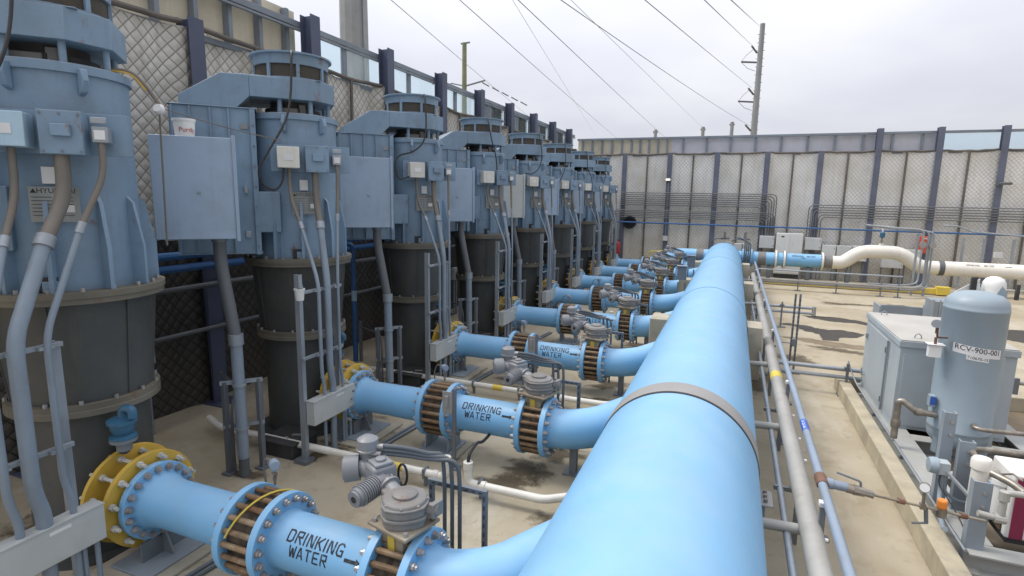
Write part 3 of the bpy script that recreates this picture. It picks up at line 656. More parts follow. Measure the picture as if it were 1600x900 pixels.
PL = ['blue-grey vertical pump nearest the camera, cut by the left edge, with pale blue junction box',
      'blue-grey vertical pump with a white bucket on its terminal box, second in the row',
      'blue-grey vertical pump third from the camera, right behind the one with the bucket',
      'blue-grey vertical pump fourth from the camera, its blue-grey box left of the grey one',
      'blue-grey vertical pump fifth from the camera, the one whose terminal box is pale grey',
      'blue-grey vertical pump sixth from the camera, just beyond the one with a pale grey box',
      'blue-grey vertical pump seventh from the camera, third from the back wall',
      'blue-grey vertical pump last in the row, nearest the back wall']
pumps = [pump0]; pump0.location = pc(0); pump0['label'] = PL[0]
for i in range(1, 8): pumps.append(dup(pump0, pc(i), PL[i]))
def sub(o, name): return [c for c in o.children_recursive if c.name.split('.')[0] == name]
def recolour(o, m, label=None):
    o.data = o.data.copy(); o.data.materials[0] = M[m]
    if label: o['label'] = label
bpy.context.view_layer.update()
recolour(sub(pumps[0], 'white_junction_box')[0], 'pump_pale', 'pale blue junction box')
for k in ('terminal_box', 'box_door', 'door_flange'):
    recolour(sub(pumps[4], k)[0], 'box_grey', 'pale grey terminal box' if k == 'terminal_box' else None)
# the nearest pump's terminal box hangs outside the frame behind the camera side: kept as built

def recable(pump, pts):
    o = sub(pump, 'hanging_cable')[0]; q = []
    for i in range(len(pts)-1):
        p0, p1, p2, p3 = (Vector(pts[max(0, min(len(pts)-1, j))]) for j in (i-1, i, i+1, i+2))
        for k in range(6):
            u = k/6; q.append(0.5*((2*p1)+(p2-p0)*u+(2*p0-5*p1+4*p2-p3)*u*u+(-p0+3*p1-3*p2+p3)*u**3))
    q.append(Vector(pts[-1])); n = MB().tube(q, 0.017, 8).build('cable_mesh', 'black'); o.data = n.data; bpy.data.objects.remove(n)
recable(pumps[2], [(0.12, -0.59, 6.14), (0.12, -0.70, 5.95), (0.10, -0.82, 5.45), (0.02, -0.86, 5.12), (-0.2, -0.86, 4.92), (-0.48, -0.80, 4.82), (-0.56, -0.84, 4.60), (-0.50, -0.9, 4.36), (-0.35, -0.92, 4.38), (-0.26, -0.9, 4.42)])
recable(pumps[3], [(-0.05, -0.60, 6.14), (-0.05, -0.70, 5.98), (0.02, -0.80, 5.5), (0.12, -0.84, 5.1), (0.17, -0.82, 4.74)])
recable(pumps[4], [(0.20, -0.57, 6.14), (0.20, -0.68, 5.9), (0.22, -0.80, 5.45), (0.10, -0.86, 5.0), (-0.15, -0.86, 4.80), (-0.4, -0.82, 4.78), (-0.5, -0.84, 4.5), (-0.3, -0.86, 4.38)])
recable(pumps[6], [(-0.10, -0.60, 6.14), (-0.10, -0.70, 5.98), (-0.10, -0.82, 5.4), (0.05, -0.86, 5.05), (0.16, -0.82, 4.74)])

# white bucket on the second pump's terminal box
def local2(i, u, n, z):
    c = pc(i); s_ = math.sqrt(.5); return (c[0]+s_*(u+n), c[1]+s_*(u-n), z)
bk = root('bucket', local2(1, -1.40, 1.50, 4.705), 'white plastic bucket standing on a terminal box', 'bucket')
MB().lathe([(0.0, 0), (0.11, 0.0), (0.13, 0.21), (0.14, 0.21), (0.14, 0.235), (0.12, 0.235), (0.105, 0.02), (0, 0.02)], seg=28).build('pail', 'white', bk)
b = MB(); letters(b, 'Purdy', 0.085, lambda x, y: (0.130*math.cos(-math.pi/4+0.35+x/0.13), 0.130*math.sin(-math.pi/4+0.35+x/0.13), 0.09+y)); b.build('bucket_lettering', 'redink', bk)

# ================================================================== CONDUIT STANDS in front of each pump (wireway box, two posts, three conduits)
def make_stand(ox=PX, oy=0.0, fat=1.0):
    t = root('conduit_stand', (0, 0, 0), '', 'conduit stand', 'conduit stands in front of the pumps')
    x = -5.78
    for y, h in ((-1.23, 2.86), (-0.42, 2.62)):
        b = MB(); b.box((x, y, h/2), (0.085, 0.02, h)); b.box((x-0.035, y+0.035, h/2), (0.015, 0.05, h)); b.box((x+0.035, y+0.035, h/2), (0.015, 0.05, h))
        b.build('post', 'galv', t)
        MB().box((x, y, 0.03), (0.22, 0.20, 0.06)).build('foot', 'strut', t)
    for z in (2.60, 1.62):
        MB().bar((x+0.07, -1.26, z), (x+0.07, -0.36, z), 0.045).build('cross_rail', 'galv', t, bev=0.004)
        for y in (-0.95, -0.76, -0.52):
            MB().box((x+0.115, y, z), (0.06, 0.12, 0.03)).build('pipe_clamp', 'galv', t)
    wb = MB().box((x+0.13, -0.72, 0.775), (0.15, 0.98, 0.36)).build('wireway', 'box_grey', t, bev=0.006)
    MB().box((x+0.13, -0.72, 0.962), (0.165, 0.99, 0.012)).build('wireway_lid', 'box_grey', wb)
    MB().box((x+0.207, -0.62, 0.90), (0.004, 0.18, 0.03)).build('wireway_label', 'label', wb)
    s_ = math.sqrt(.5)
    def w(u, n, z): return Vector((ox+s_*(u+n), oy+s_*(u-n), z))
    for u, yv, r, zt in ((-0.13, -0.95, 0.028*fat, 4.38), (0.24, -0.76, 0.052*fat, 4.33), (0.565, -0.52, 0.024*fat, 4.45)):
        n0 = 0.88; top = w(u, n0, zt); xx = x+0.145; end = Vector((xx, yv, 2.55))
        mid = w(u, n0+0.02, 3.95 if u < 0.5 else 4.15)
        p = fillet([top, mid, mid.lerp(end, 0.40)+Vector((0, 0, 0.15))], 0.25, 5)
        MB().tube(p, r*0.98, 12).build('flexible_hose', 'flex', t)
        j = mid.lerp(end, 0.40)+Vector((0, 0, 0.15)); d = (end+Vector((0, 0, 0.25))-j).normalized()
        MB().cyl(j-d*0.05, j+d*0.06, r*1.28, seg=14).build('coupling', 'galv', t)
        p = fillet([j, (xx, yv, 2.72), (xx, yv, 1.35), (xx-0.01, yv+0.06, 1.10), (xx-0.01, yv+0.06, 0.955)], 0.18, 4)
        MB().tube(p, r, 12).build('conduit', 'conduit', t)
        MB().tube([(xx-0.02, yv+0.06, 0.60), (xx-0.02, yv+0.06, 0.0)], r*0.95, 12).build('conduit', 'conduit', t)
    for dy in (-0.28, -0.40):
        MB().tube([(x+0.12, dy, 0.60), (x+0.12, dy, 0.0)], 0.025, 8).build('conduit', 'conduit', t)
    return t
stand0 = make_stand()
SL = ['galvanised conduit stand with grey wireway box at the lower left corner of the photo',
      'galvanised conduit stand carrying a small white pail, in front of the second pump',
      'galvanised conduit stand in front of the third pump from the camera',
      'galvanised conduit stand in front of the fourth pump from the camera',
      'galvanised conduit stand in front of the pump with the pale grey terminal box',
      'galvanised conduit stand in front of the sixth pump from the camera',
      'galvanised conduit stand in front of the seventh pump from the camera',
      'galvanised conduit stand in front of the last pump, nearest the back wall']
LY = [PY0+SP*i for i in range(8)]; LY[0] = 3.85
near = make_stand(PX+0.08, PY0+0.10-(LY[0]-0.36), 1.22); near.location = (0, LY[0]-0.36, 0); near['label'] = SL[0]
stand0.location = (0, LY[1], 0); stand0['label'] = SL[1]
for i in range(2, 8): dup(stand0, (0, LY[i], 0), SL[i])
pl = root('pail', (-5.70, LY[1]-1.27, 2.50), 'small white pail hung on a conduit stand post', 'pail')
MB().lathe([(0, 0), (0.055, 0), (0.07, 0.15), (0.078, 0.15), (0.078, 0.17), (0.06, 0.17)], seg=18).build('pail_body', 'white', pl)
MB().tube([(-0.07, 0, 0.16), (-0.05, 0, 0.25), (0, 0, 0.30), (0.05, 0, 0.25), (0.07, 0, 0.16)], 0.004, 6).build('handle', 'galv', pl)

# ================================================================== big conduits below the terminal boxes, each held by a short strut frame
def make_drop():
    t = root('power_conduit', (0, 0, 0), '', 'conduit', 'thick conduits under the terminal boxes')
    s_ = math.sqrt(.5)
    def w(u, n, z): return Vector((PX+s_*(u+n), s_*(u-n), z))
    a = w(-1.08, 1.50, 3.40); foot = Vector((-6.26, -1.90, 0.0))
    MB().tube(fillet([a, a+Vector((0, 0, -0.35)), foot+Vector((-0.03, 0.02, 2.0))], 0.25, 4), 0.082, 16).build('flexible_hose', 'conduit_dark', t)
    MB().cyl(foot+Vector((-0.03, 0.02, 2.08)), foot+Vector((-0.03, 0.02, 1.93)), 0.098, seg=18).build('coupling', 'galv', t)
    MB().cyl(foot+Vector((-0.03, 0.02, 2.0)), foot+Vector((0, 0, 0.28)), 0.078, seg=18).build('conduit', 'conduit', t)
    MB().cyl(foot+Vector((0, 0, 0.30)), foot, 0.070, seg=16).build('conduit_boot', 'conduit_dark', t)
    MB().cyl(a+Vector((0, 0, 0.0)), a+Vector((0, 0, -0.06)), 0.10, seg=16).build('hub', 'strut', t)
    for dx, dy in ((-0.24, -0.04), (0.06, 0.28)):
        p = foot+Vector((dx, dy, 0))
        MB().box((p.x, p.y, 0.69), (0.07, 0.07, 1.38)).build('frame_post', 'strut', t, bev=0.004)
        MB().box((p.x, p.y, 0.015), (0.16, 0.16, 0.03)).build('frame_foot', 'strut', t)
    for z in (1.36, 0.72):
        MB().bar(foot+Vector((-0.28, -0.08, z)), foot+Vector((0.10, 0.32, z)), 0.05).build('frame_rail', 'galv', t)
        MB().lathe([(0.081, -0.02), (0.095, -0.02), (0.095, 0.02), (0.081, 0.02)], foot+Vector((-0.012, 0.01, z)), seg=16, closed=True).build('pipe_clamp', 'galv', t)
    p = foot+Vector((-0.18, -0.02, 0))
    MB().tube(fillet([p+Vector((0.02, 0, 0)), p+Vector((0.02, 0, 1.0)), p+Vector((-0.25, 0.35, 1.15)), p+Vector((-1.2, 0.9, 1.1))], 0.3, 5), 0.02, 8).build('side_cable', 'conduit_dark', t)
    return t
drop0 = make_drop()
DL = ['thick grey conduit behind the nearest stand, under the first terminal box',
      'thick grey conduit with strut frame dropping from the box that carries the white bucket',
      'thick grey conduit dropping from the third terminal box in the row',
      'thick grey conduit dropping from the fourth terminal box in the row',
      'thick grey conduit dropping from the pale grey fifth terminal box',
      'thick grey conduit dropping from the sixth terminal box in the row',
      'thick grey conduit dropping from the seventh terminal box in the row',
      'thick grey conduit dropping from the eighth terminal box near the back wall']
drop0.location = (0, LY[1], 0); drop0['label'] = DL[1]
for i in (2, 3, 4, 5, 6, 7): dup(drop0, (0, LY[i], 0), DL[i])
# free-standing grey box past the last pump
t = root('terminal_box', local2(8, -1.30, 1.50, 0), 'pale grey terminal box past the last pump, beside the back wall', 'terminal box', None, R(45))
MB().box((0, 0, 4.05), (0.96, 0.40, 1.31)).build('box_body', 'box_grey', t, bev=0.008)
MB().box((0, -0.21, 4.05), (0.93, 0.02, 1.3)).build('box_door', 'box_grey', t, bev=0.006)
MB().box((0, 0.10, 1.7), (0.12, 0.12, 3.4)).build('post', 'galv', t)
MB().tube([(0.2, 0, 3.4), (0.2, 0, 0)], 0.06, 10).build('conduit', 'conduit', t)

# ================================================================== DISCHARGE PIPES
MAX, MAZ, MAR = -0.434, 0.992, 0.884
LZ = 0.68
_hex = MB(); _hex.lathe([(0, 0), (0.026, 0), (0.026, 0.026), (0.017, 0.026), (0.017, 0.045), (0, 0.047)], seg=8)
def pipe_text(t, r, xc, xa, parent_name='stencil_lettering', side=-1, z0=LZ, s1=0.64, s2=0.18, h=0.10, arrow=True):
    b = MB(); rr = r+0.003
    def pl(e):   # e: elevation on the pipe of the baseline
        return lambda x, y: (xc+x, -math.cos(e+y/rr)*rr, z0+math.sin(e+y/rr)*rr)
    stencil(b, 'DRINKING', pl(s1), h, 4.7, 0.80); b.build('stencil_lettering', 'ink', t); b = MB(); stencil(b, 'WATER', lambda x, y: pl(s2)(x-0.04, y), h*0.92, 4.8, 0.80); b.build('stencil_word', 'ink', t); b = MB()
    if arrow:
        p = pl(0.5)
        b.poly([p(xa-xc-0.09, 0.005), p(xa-xc+0.03, 0.005), p(xa-xc+0.03, 0.035), p(xa-xc-0.09, 0.035)])
        b.poly([p(xa-xc+0.03, -0.012), p(xa-xc+0.085, 0.02), p(xa-xc+0.03, 0.052)])
        b.build('stencil_arrow', 'ink', t)
def flange(t, x0, th, ro, ri, mat, nb, rb, bolt_side, bolts=True, name='flange', bmat='bolt'):
    """ring across the pipe, bolt heads on one face"""
    b = MB().lathe([(ri, 0), (ro, 0), (ro, th), (ri, th)], (0, 0, 0), (1, 0, 0), 48, closed=True)
    if not bolts and bolt_side:
        b.mi = 1
        for k in range(nb):
            a = 2*math.pi*(k+.5)/nb; p = Vector((th if bolt_side > 0 else 0, math.cos(a)*rb, math.sin(a)*rb))
            b.cyl(p, p+Vector((0.045*bolt_side, 0, 0)), 0.024, seg=6)
    f = b.build(name, [mat, bmat], t, (x0, 0, LZ), bev=0.004)
    if bolts and bolt_side:
        first = None
        for k in range(nb):
            a = 2*math.pi*(k+.5)/nb; loc = (th if bolt_side > 0 else 0, math.cos(a)*rb, math.sin(a)*rb); rot = (0, R(90)*bolt_side, 0)
            if first is None:
                q = MB().lathe([(0, 0), (0.042, 0), (0.042, 0.006), (0.034, 0.006), (0.034, 0.034), (0.022, 0.035), (0.022, 0.06), (0, 0.062)], seg=8)
                first = q.build('bolt', bmat, f, loc, rot=rot)
            else: inst(first, f, loc, rot)
    return f
def joint(t, xa, xb, nr=20, bolts=True, rods=True):
    fa = flange(t, xa, 0.075, 0.435, 0.262, 'blue', 18, 0.375, -1, bolts)
    fb = flange(t, xb-0.075, 0.075, 0.435, 0.262, 'blue', 18, 0.375, 1, bolts)
    jm = MB().lathe([(0.33, xa+0.07), (0.335, (xa+xb)/2-0.03), (0.31, (xa+xb)/2), (0.335, (xa+xb)/2+0.03), (0.33, xb-0.07)], (0, 0, LZ), (1, 0, 0), 36).build('joint_sleeve', 'joint', t)
    first = None
    if rods:
        for k in range(nr):
            a = 2*math.pi*(k+.5)/nr; loc = (0, math.cos(a)*0.385, LZ+math.sin(a)*0.385)
            if first is None: first = MB().cyl((xa+0.07, 0, 0), (xb-0.07, 0, 0), 0.028, seg=10).build('tie_rod', 'rod', jm, loc)
            else: inst(first, jm, loc)
    else:
        b = MB()
        for k in range(nr):
            a = 2*math.pi*(k+.5)/nr; b.cyl((xa+0.07, math.cos(a)*0.385, LZ+math.sin(a)*0.385), (xb-0.07, math.cos(a)*0.385, LZ+math.sin(a)*0.385), 0.024, seg=6)
        b.build('tie_rods', 'rod', jm)
    return fa, fb, jm
def make_lateral(full):
    t = root('discharge_pipe', (0, 0, 0), '', 'pipe', 'light blue discharge pipes between pumps and main')
    # stub from the can, yellow flange pair with long bolts
    MB().cyl((-6.75, 0, LZ), (-5.70, 0, LZ), 0.235, seg=32).build('stub_pipe', 'can', t)
    ya = flange(t, -6.08, 0.05, 0.535, 0.24, 'yellow', 0, 0, 0, False, 'yellow_flange')
    yb = flange(t, -5.78, 0.05, 0.515, 0.24, 'yellow', 0, 0, 0, False, 'yellow_flange')
    first = None
    for k in range(12):
        a = 2*math.pi*(k+.5)/12; loc = (0, math.cos(a)*0.455, math.sin(a)*0.455)
        if first is None:
            b = MB().cyl((-0.12, 0, 0), (0.46, 0, 0), 0.019, seg=8)
            for q in (-0.05, 0.053, 0.245, 0.353): b.cyl((q, 0, 0), (q+0.05, 0, 0), 0.035, seg=6)
            first = b.build('long_bolt', 'bolt_cream', ya, loc)
        else: inst(first, ya, loc)
    flange(t, -5.68, 0.07, 0.41, 0.24, 'blue', 18, 0.355, 1, full)
    MB().lathe([(0.315, -5.62), (0.285, -5.56), (0.265, -5.48), (0.256, -5.36), (0.257, -5.0), (0.268, -4.30)], (0, 0, LZ), (1, 0, 0), 48).build('reducer_pipe', 'blue', t)
    joint(t, -4.34, -3.84, 20, full, full)
    MB().lathe([(0.285, -3.85), (0.266, -3.80), (0.265, -2.72), (0.285, -2.68)], (0, 0, LZ), (1, 0, 0), 48).build('straight_pipe', 'blue', t)
    joint(t, -2.72, -2.28, 22, full, full)
    # elbow sweeping into the main
    path = [Vector((-2.30, 0, LZ)), Vector((-2.20, 0, LZ))]
    rad = 0.80
    for k in range(1, 11):
        a = R(52)*k/10; path.append(Vector((-2.20+rad*math.sin(a), rad*(1-math.cos(a)), LZ+0.05*k/10)))
    e = path[-1]; path.append(e+Vector((0.62, 0.80, 0.12)))
    MB().tube(path, [0.31, 0.285]+[0.285]*(len(path)-2), 48, caps=False).build('elbow_pipe', 'blue', t, sharp=60)
    # supports
    MB().box((-5.62, 0, 0.02), (0.86, 1.10, 0.04)).build('grout_pad', 'block', t, bev=0.008); MB().box((-5.62, 0, 0.055), (0.56, 0.80, 0.03)).build('base_plate', 'skid', t, bev=0.006)
    MB().tube([(-5.10, -0.75, 0.03), (-4.95, 0.9, 0.03)], 0.025, 8).build('floor_conduit', 'strut', t); MB().tube([(-5.02, -0.75, 0.03), (-4.87, 0.9, 0.03)], 0.025, 8).build('floor_conduit', 'strut', t)
    MB().prism([(-5.80, -0.01, 0.07), (-5.45, -0.01, 0.07), (-5.56, -0.01, 0.30), (-5.68, -0.01, 0.30)], (0, 0.02, 0)).box((-5.62, 0, 0.18), (0.02, 0.5, 0.22)).build('support_gusset', 'strut', t)
    MB().box((-4.09, 0, 0.02), (0.76, 0.78, 0.04)).build('grout_pad', 'block', t, bev=0.008); MB().box((-4.09, 0, 0.055), (0.56, 0.58, 0.03)).build('base_plate', 'skid', t, bev=0.006)
    MB().prism([(-4.30, -0.22, 0.08), (-4.30, 0.22, 0.08), (-4.30, 0.16, 0.33), (-4.30, -0.16, 0.33)], (0.02, 0, 0)).prism([(-3.90, -0.22, 0.08), (-3.90, 0.22, 0.08), (-3.90, 0.16, 0.33), (-3.90, -0.16, 0.33)], (0.02, 0, 0)).build('support_gusset', 'skid', t)
    MB().box((-1.95, 0.08, 0.21), (0.10, 0.12, 0.40)).box((-1.95, 0.08, 0.012), (0.26, 0.26, 0.024)).build('support_gusset', 'strut', t)
    return t
LL = ['light blue discharge pipe nearest the camera, with a yellow strap on its joint',
      'light blue discharge pipe second from the camera, its black stencil and arrow fully readable',
      'light blue discharge pipe third from the camera, its stencil partly hidden by a grey plate',
      'light blue discharge pipe fourth from the camera, its stencil half hidden behind an actuator',
      'light blue discharge pipe fifth from the camera',
      'light blue discharge pipe sixth from the camera',
      'light blue discharge pipe seventh from the camera, next to last before the back wall',
      'light blue discharge pipe farthest from the camera, its stencil beside the yellow flange']
lat = []
p0 = make_lateral(True); p1 = make_lateral(False)
pipe_text(p0, 0.265, -3.32, -2.89); pipe_text(p1, 0.265, -3.32, -2.89)
p0.location = (0, LY[0], 0); p0['label'] = LL[0]; lat.append(p0)
for i in (1, 2): lat.append(dup(p0, (0, LY[i], 0), LL[i]))
p1.location = (0, LY[3], 0); p1['label'] = LL[3]; lat.append(p1)
for i in (4, 5, 6, 7): lat.append(dup(p1, (0, LY[i], 0), LL[i]))
pipe_text(lat[7], 0.25, -4.9, -4.4, arrow=False)
# yellow strap over the near joint
b = MB(); pts = []
for k in range(15):
    a = R(20)+R(140)*k/14; pts.append((-4.20+0.34*k/14, LY[0]-math.cos(a)*0.425, LZ+math.sin(a)*0.425))
tag(MB().tube(pts, 0.010, 8).build('strap', 'yellow_line'), 'thin yellow strap tied over the rusty joint of the nearest pipe', 'strap')

# blue air valves on the pump cans
def make_air():
    t = root('air_valve', (0, 0, 0), '', 'valve', 'blue air valves low on the pump cans')
    MB().cyl((0, 0, -0.10), (0, 0, 0.05), 0.075, seg=18).cyl((0, 0, 0.0), (0, 0, 0.035), 0.13, seg=24).build('nozzle', 'strut', t)
    MB().lathe([(0.13, 0.037), (0.13, 0.06), (0.08, 0.08), (0.11, 0.13), (0.12, 0.20), (0.14, 0.205), (0.14, 0.24), (0.05, 0.27), (0, 0.27)], seg=24).build('valve_body', 'fitblue', t)
    MB().tube(fillet([(0.02, 0, 0.24), (0.02, 0, 0.37), (0.15, 0.02, 0.37), (0.15, 0.02, 0.28)], 0.07, 4), 0.045, 12).build('gooseneck', 'fitblue', t)
    MB().tube([(-0.55, 0.25, -0.1), (-0.1, 0.05, -0.1), (0, 0, -0.1)], 0.06, 10).build('branch', 'can', t)
    return t
air0 = make_air(); AL = ['first', 'second', 'third', 'fourth', 'fifth', 'sixth', 'seventh', 'eighth']
for i in range(8):
    c = pc(i); s_ = math.sqrt(.5); u, n = 0.47, 0.72
    loc = (c[0]+s_*(u+n), c[1]+s_*(u-n), 1.36)
    lb = 'blue gooseneck air valve above the yellow flanges of the %s discharge pipe from the camera' % AL[i]
    if i == 0: air0.location = loc; air0['label'] = lb
    else: dup(air0, loc, lb)

# ================================================================== VALVE ACTUATORS
def make_act():
    t = root('valve_actuator', (0, 0, 0), '', 'valve actuator', 'grey valve actuators on the discharge pipes')
    rz = R(-14)
    nk = MB().box((-2.50, 0, 1.05), (0.27, 0.30, 0.25), rz).build('neck_bracket', 'valve_rust', t, bev=0.012)
    MB().box((-2.53, -0.155, 1.05), (0.08, 0.012, 0.15), rz).build('neck_slot', 'yellow_line', nk)
    mpl = MB().box((-2.50, 0, 1.185), (0.47, 0.42, 0.03), rz).build('mounting_plate', 'valve_rust', t, bev=0.006)
    nut0 = None
    for sx in (-0.19, 0.19):
        for sy in (-0.165, 0.165):
            lc = (-2.50+sx*math.cos(rz)-sy*math.sin(rz), sx*math.sin(rz)+sy*math.cos(rz), 1.20)
            if nut0 is None: nut0 = MB().cyl((0, 0, 0), (0, 0, 0.03), 0.022, seg=6).build('bolt', 'bolt', mpl, lc)
            else: inst(nut0, mpl, lc)
    gb = MB(); oct_ = []
    for a in range(16):
        t_ = 2*math.pi*a/16+rz; q = 0.205+0.02*abs(math.cos(2*(t_-rz)))**4
        oct_.append((-2.50+q*math.cos(t_), 0.02+q*math.sin(t_)))
    def slab(k, z0, z1): gb.prism([(-2.50+(x+2.50)*k, 0.02+(y-0.02)*k, z0) for x, y in oct_], (0, 0, z1-z0))
    slab(0.97, 1.20, 1.265); slab(1.06, 1.265, 1.295); slab(0.98, 1.295, 1.365); slab(1.04, 1.365, 1.385)
    gb.lathe([(0.20, 1.385), (0.19, 1.41), (0.12, 1.425), (0, 1.43)], (-2.50, 0.02, 0), seg=32)
    gbo = gb.build('gearbox', 'gear', t, bev=0.008)
    for k in range(8):
        a = 2*math.pi*(k+.5)/8; lc = (-2.50+0.19*math.cos(a), 0.02+0.19*math.sin(a), 1.385)
        if k == 0: nut1 = MB().cyl((0, 0, 0), (0, 0, 0.018), 0.014, seg=6).build('bolt', 'bolt', gbo, lc)
        else: inst(nut1, gbo, lc)
    MB().lathe([(0.11, 1.415), (0.11, 1.445), (0.085, 1.46), (0, 1.462)], (-2.50, 0.02, 0), seg=28).build('gearbox_cap', 'gear', t)
    MB().cyl((-2.36, 0.06, 1.31), (-2.20, 0.09, 1.32), 0.055, seg=14).box((-2.23, 0.09, 1.32), (0.05, 0.13, 0.13), rz).build('limit_boss', 'gear', t, bev=0.006)
    MB().box((-2.66, 0.10, 1.31), (0.20, 0.18, 0.16), R(-30)).build('input_housing', 'gear', t, bev=0.02)
    MB().cyl((-2.62, 0.10, 1.33), (-2.86, 0.24, 1.375), 0.075, seg=18).cyl((-2.76, 0.185, 1.355), (-2.78, 0.195, 1.36), 0.105, seg=18).build('input_shaft', 'act', t)
    ab = MB().box((-2.94, 0.29, 1.39), (0.23, 0.24, 0.25), R(-30)).build('actuator_body', 'act', t, bev=0.03)
    MB().box((-2.93, 0.28, 1.53), (0.18, 0.18, 0.03), R(-30)).cyl((-2.93, 0.28, 1.54), (-2.93, 0.28, 1.57), 0.05, seg=18).build('body_cover', 'act', ab, bev=0.008)
    MB().cyl((-2.94, 0.30, 1.44), (-3.06, 0.36, 1.46), 0.085, seg=20).cyl((-3.04, 0.35, 1.457), (-3.06, 0.36, 1.46), 0.11, seg=20).build('body_arm', 'act', ab)
    sc0 = None
    for k in range(6):
        a = 2*math.pi*k/6; lc = (-2.79, 0.20+0.085*math.cos(a), 1.37+0.085*math.sin(a))
        if sc0 is None: sc0 = MB().cyl((0, 0, 0), (0.025, -0.015, -0.005), 0.012, seg=6).build('screw', 'bolt', ab, lc)
        else: inst(sc0, ab, lc)
    m = MB().cyl((-2.87, 0.22, 1.38), (-2.93, -0.10, 1.355), 0.085, seg=22).cyl((-2.93, -0.10, 1.355), (-2.935, -0.125, 1.353), 0.075, seg=22)
    d = (Vector((-2.93, -0.10, 1.355))-Vector((-2.87, 0.22, 1.38)))
    for k in range(9):
        p = Vector((-2.87, 0.22, 1.38))+d*(0.25+0.075*k); m.cyl(p, p+d*0.03, 0.10, seg=22)
    m.build('finned_motor', 'act', t)
    MB().cyl((-2.9346, -0.1235, 1.353), (-2.936, -0.13, 1.353), 0.03, seg=10).build('motor_plug', 'black', t)
    MB().cyl((-3.02, 0.30, 1.42), (-3.16, 0.27, 1.43), 0.08, seg=20).cyl((-3.16, 0.27, 1.43), (-3.28, 0.20, 1.42), 0.12, 0.125, seg=26).cyl((-3.28, 0.20, 1.42), (-3.295, 0.19, 1.419), 0.11, 0.10, seg=26).build('control_cover', 'act', t)
    MB().lathe([(0.085, 1.45), (0.085, 1.56), (0.105, 1.57), (0.105, 1.64), (0.10, 1.69), (0.05, 1.72), (0, 1.722)], (-3.13, 0.36, 0), seg=24).build('terminal_head', 'act', t)
    MB().lathe([(0.112, 1.585), (0.112, 1.60), (0.107, 1.602)], (-3.13, 0.36, 0), seg=24).cyl((-3.08, 0.36, 1.62), (-2.98, 0.40, 1.62), 0.028, seg=10).cyl((-3.08, 0.33, 1.56), (-2.98, 0.36, 1.56), 0.028, seg=10).build('cable_gland', 'bolt', t)
    # leads to the strut frame
    for k, (dx, top) in enumerate(((0.0, 1.62), (0.085, 1.60), (0.17, 1.58))):
        p = fillet([(-3.04, 0.38, 1.63-0.04*k), (-2.80, 0.50, 1.60-0.04*k), (-2.62, 0.66, 1.50-0.03*k), (-2.52+dx, 0.74, 1.49-0.02*k), (-2.50+dx, 0.74, 1.20), (-2.50+dx, 0.74, 0.0)], 0.12, 5)
        MB().tube(p, 0.021, 10).build('lead', 'conduit_dark', t)
    pts = [(-2.78+0.05*math.cos(a), 0.42, 1.36+0.11*math.sin(a)) for a in [k*0.48 for k in range(14)]]
    MB().tube(pts, 0.012, 8).build('coiled_cable', 'black', t)
    for x in (-2.70, -2.10):
        b = MB().box((x, 0.82, 0.57), (0.05, 0.012, 1.14)); b.box((x-0.022, 0.84, 0.57), (0.008, 0.03, 1.14)); b.box((x+0.022, 0.84, 0.57), (0.008, 0.03, 1.14))
        b.mi = 1
        for k in range(11): b.box((x, 0.813, 0.10+k*0.095), (0.014, 0.004, 0.045))
        b.build('frame_post', ['strut', 'dark'], t)
    b = MB().box((-2.40, 0.82, 1.12), (0.66, 0.045, 0.05)); b.mi = 1
    for k in range(8): b.box((-2.66+k*0.075, 0.796, 1.12), (0.04, 0.004, 0.014))
    b.build('frame_rail', ['strut', 'dark'], t)
    return t
act0 = make_act()
for i in range(8):
    lb = ['big grey motor actuator on the nearest discharge pipe, with finned motor and gearbox',
          'grey motor actuator on the second discharge pipe, its gearbox right of the stencilled arrow',
          'grey motor actuator on the third discharge pipe from the camera', 'grey motor actuator on the fourth discharge pipe from the camera',
          'grey motor actuator on the fifth discharge pipe from the camera', 'grey motor actuator on the sixth discharge pipe from the camera',
          'grey motor actuator on the seventh discharge pipe from the camera', 'grey motor actuator on the farthest discharge pipe'][i]
    if i == 0: act0.location = (0, LY[0], 0); act0['label'] = lb
    else: dup(act0, (0, LY[i], 0), lb)

# pressure transmitters beside the first joint of each pipe
def make_tx():
    t = root('pressure_transmitter', (0, 0, 0), '', 'gauge', 'blue-headed pressure transmitters on the discharge pipes')
    MB().cyl((0, 0, 0), (0, 0, 0.16), 0.012, seg=8).cyl((0, 0, 0.05), (0, 0, 0.09), 0.02, seg=8).cyl((-0.03, 0, 0.12), (0.03, 0, 0.12), 0.014, seg=8).build('stem', 'brass', t)
    MB().lathe([(0, -0.06), (0.045, -0.06), (0.05, -0.03), (0.05, 0.03), (0.045, 0.06), (0, 0.06)], (0, 0, 0.22), (0.8, -0.6, 0.1), 18).cyl((0, 0, 0.15), (0, 0, 0.20), 0.028, seg=10).build('head', 'rail_blue', t)
    MB().tube(fillet([(-0.04, 0.02, 0.23), (-0.16, 0.05, 0.24), (-0.25, 0.1, 0.1), (-0.22, 0.2, -1.05), (0.1, 0.5, -1.08)], 0.15, 5), 0.011, 8).build('lead', 'flex', t)
    return t
tx0 = make_tx()
for i in range(5):
    lb = 'blue-headed pressure transmitter standing by the first joint of the %s discharge pipe' % ['nearest', 'second', 'third', 'fourth', 'fifth'][i]
    loc = (-4.16, LY[i]+0.20, 1.07)
    if i == 0: tx0.location = loc; tx0['label'] = lb
    else: dup(tx0, loc, lb)

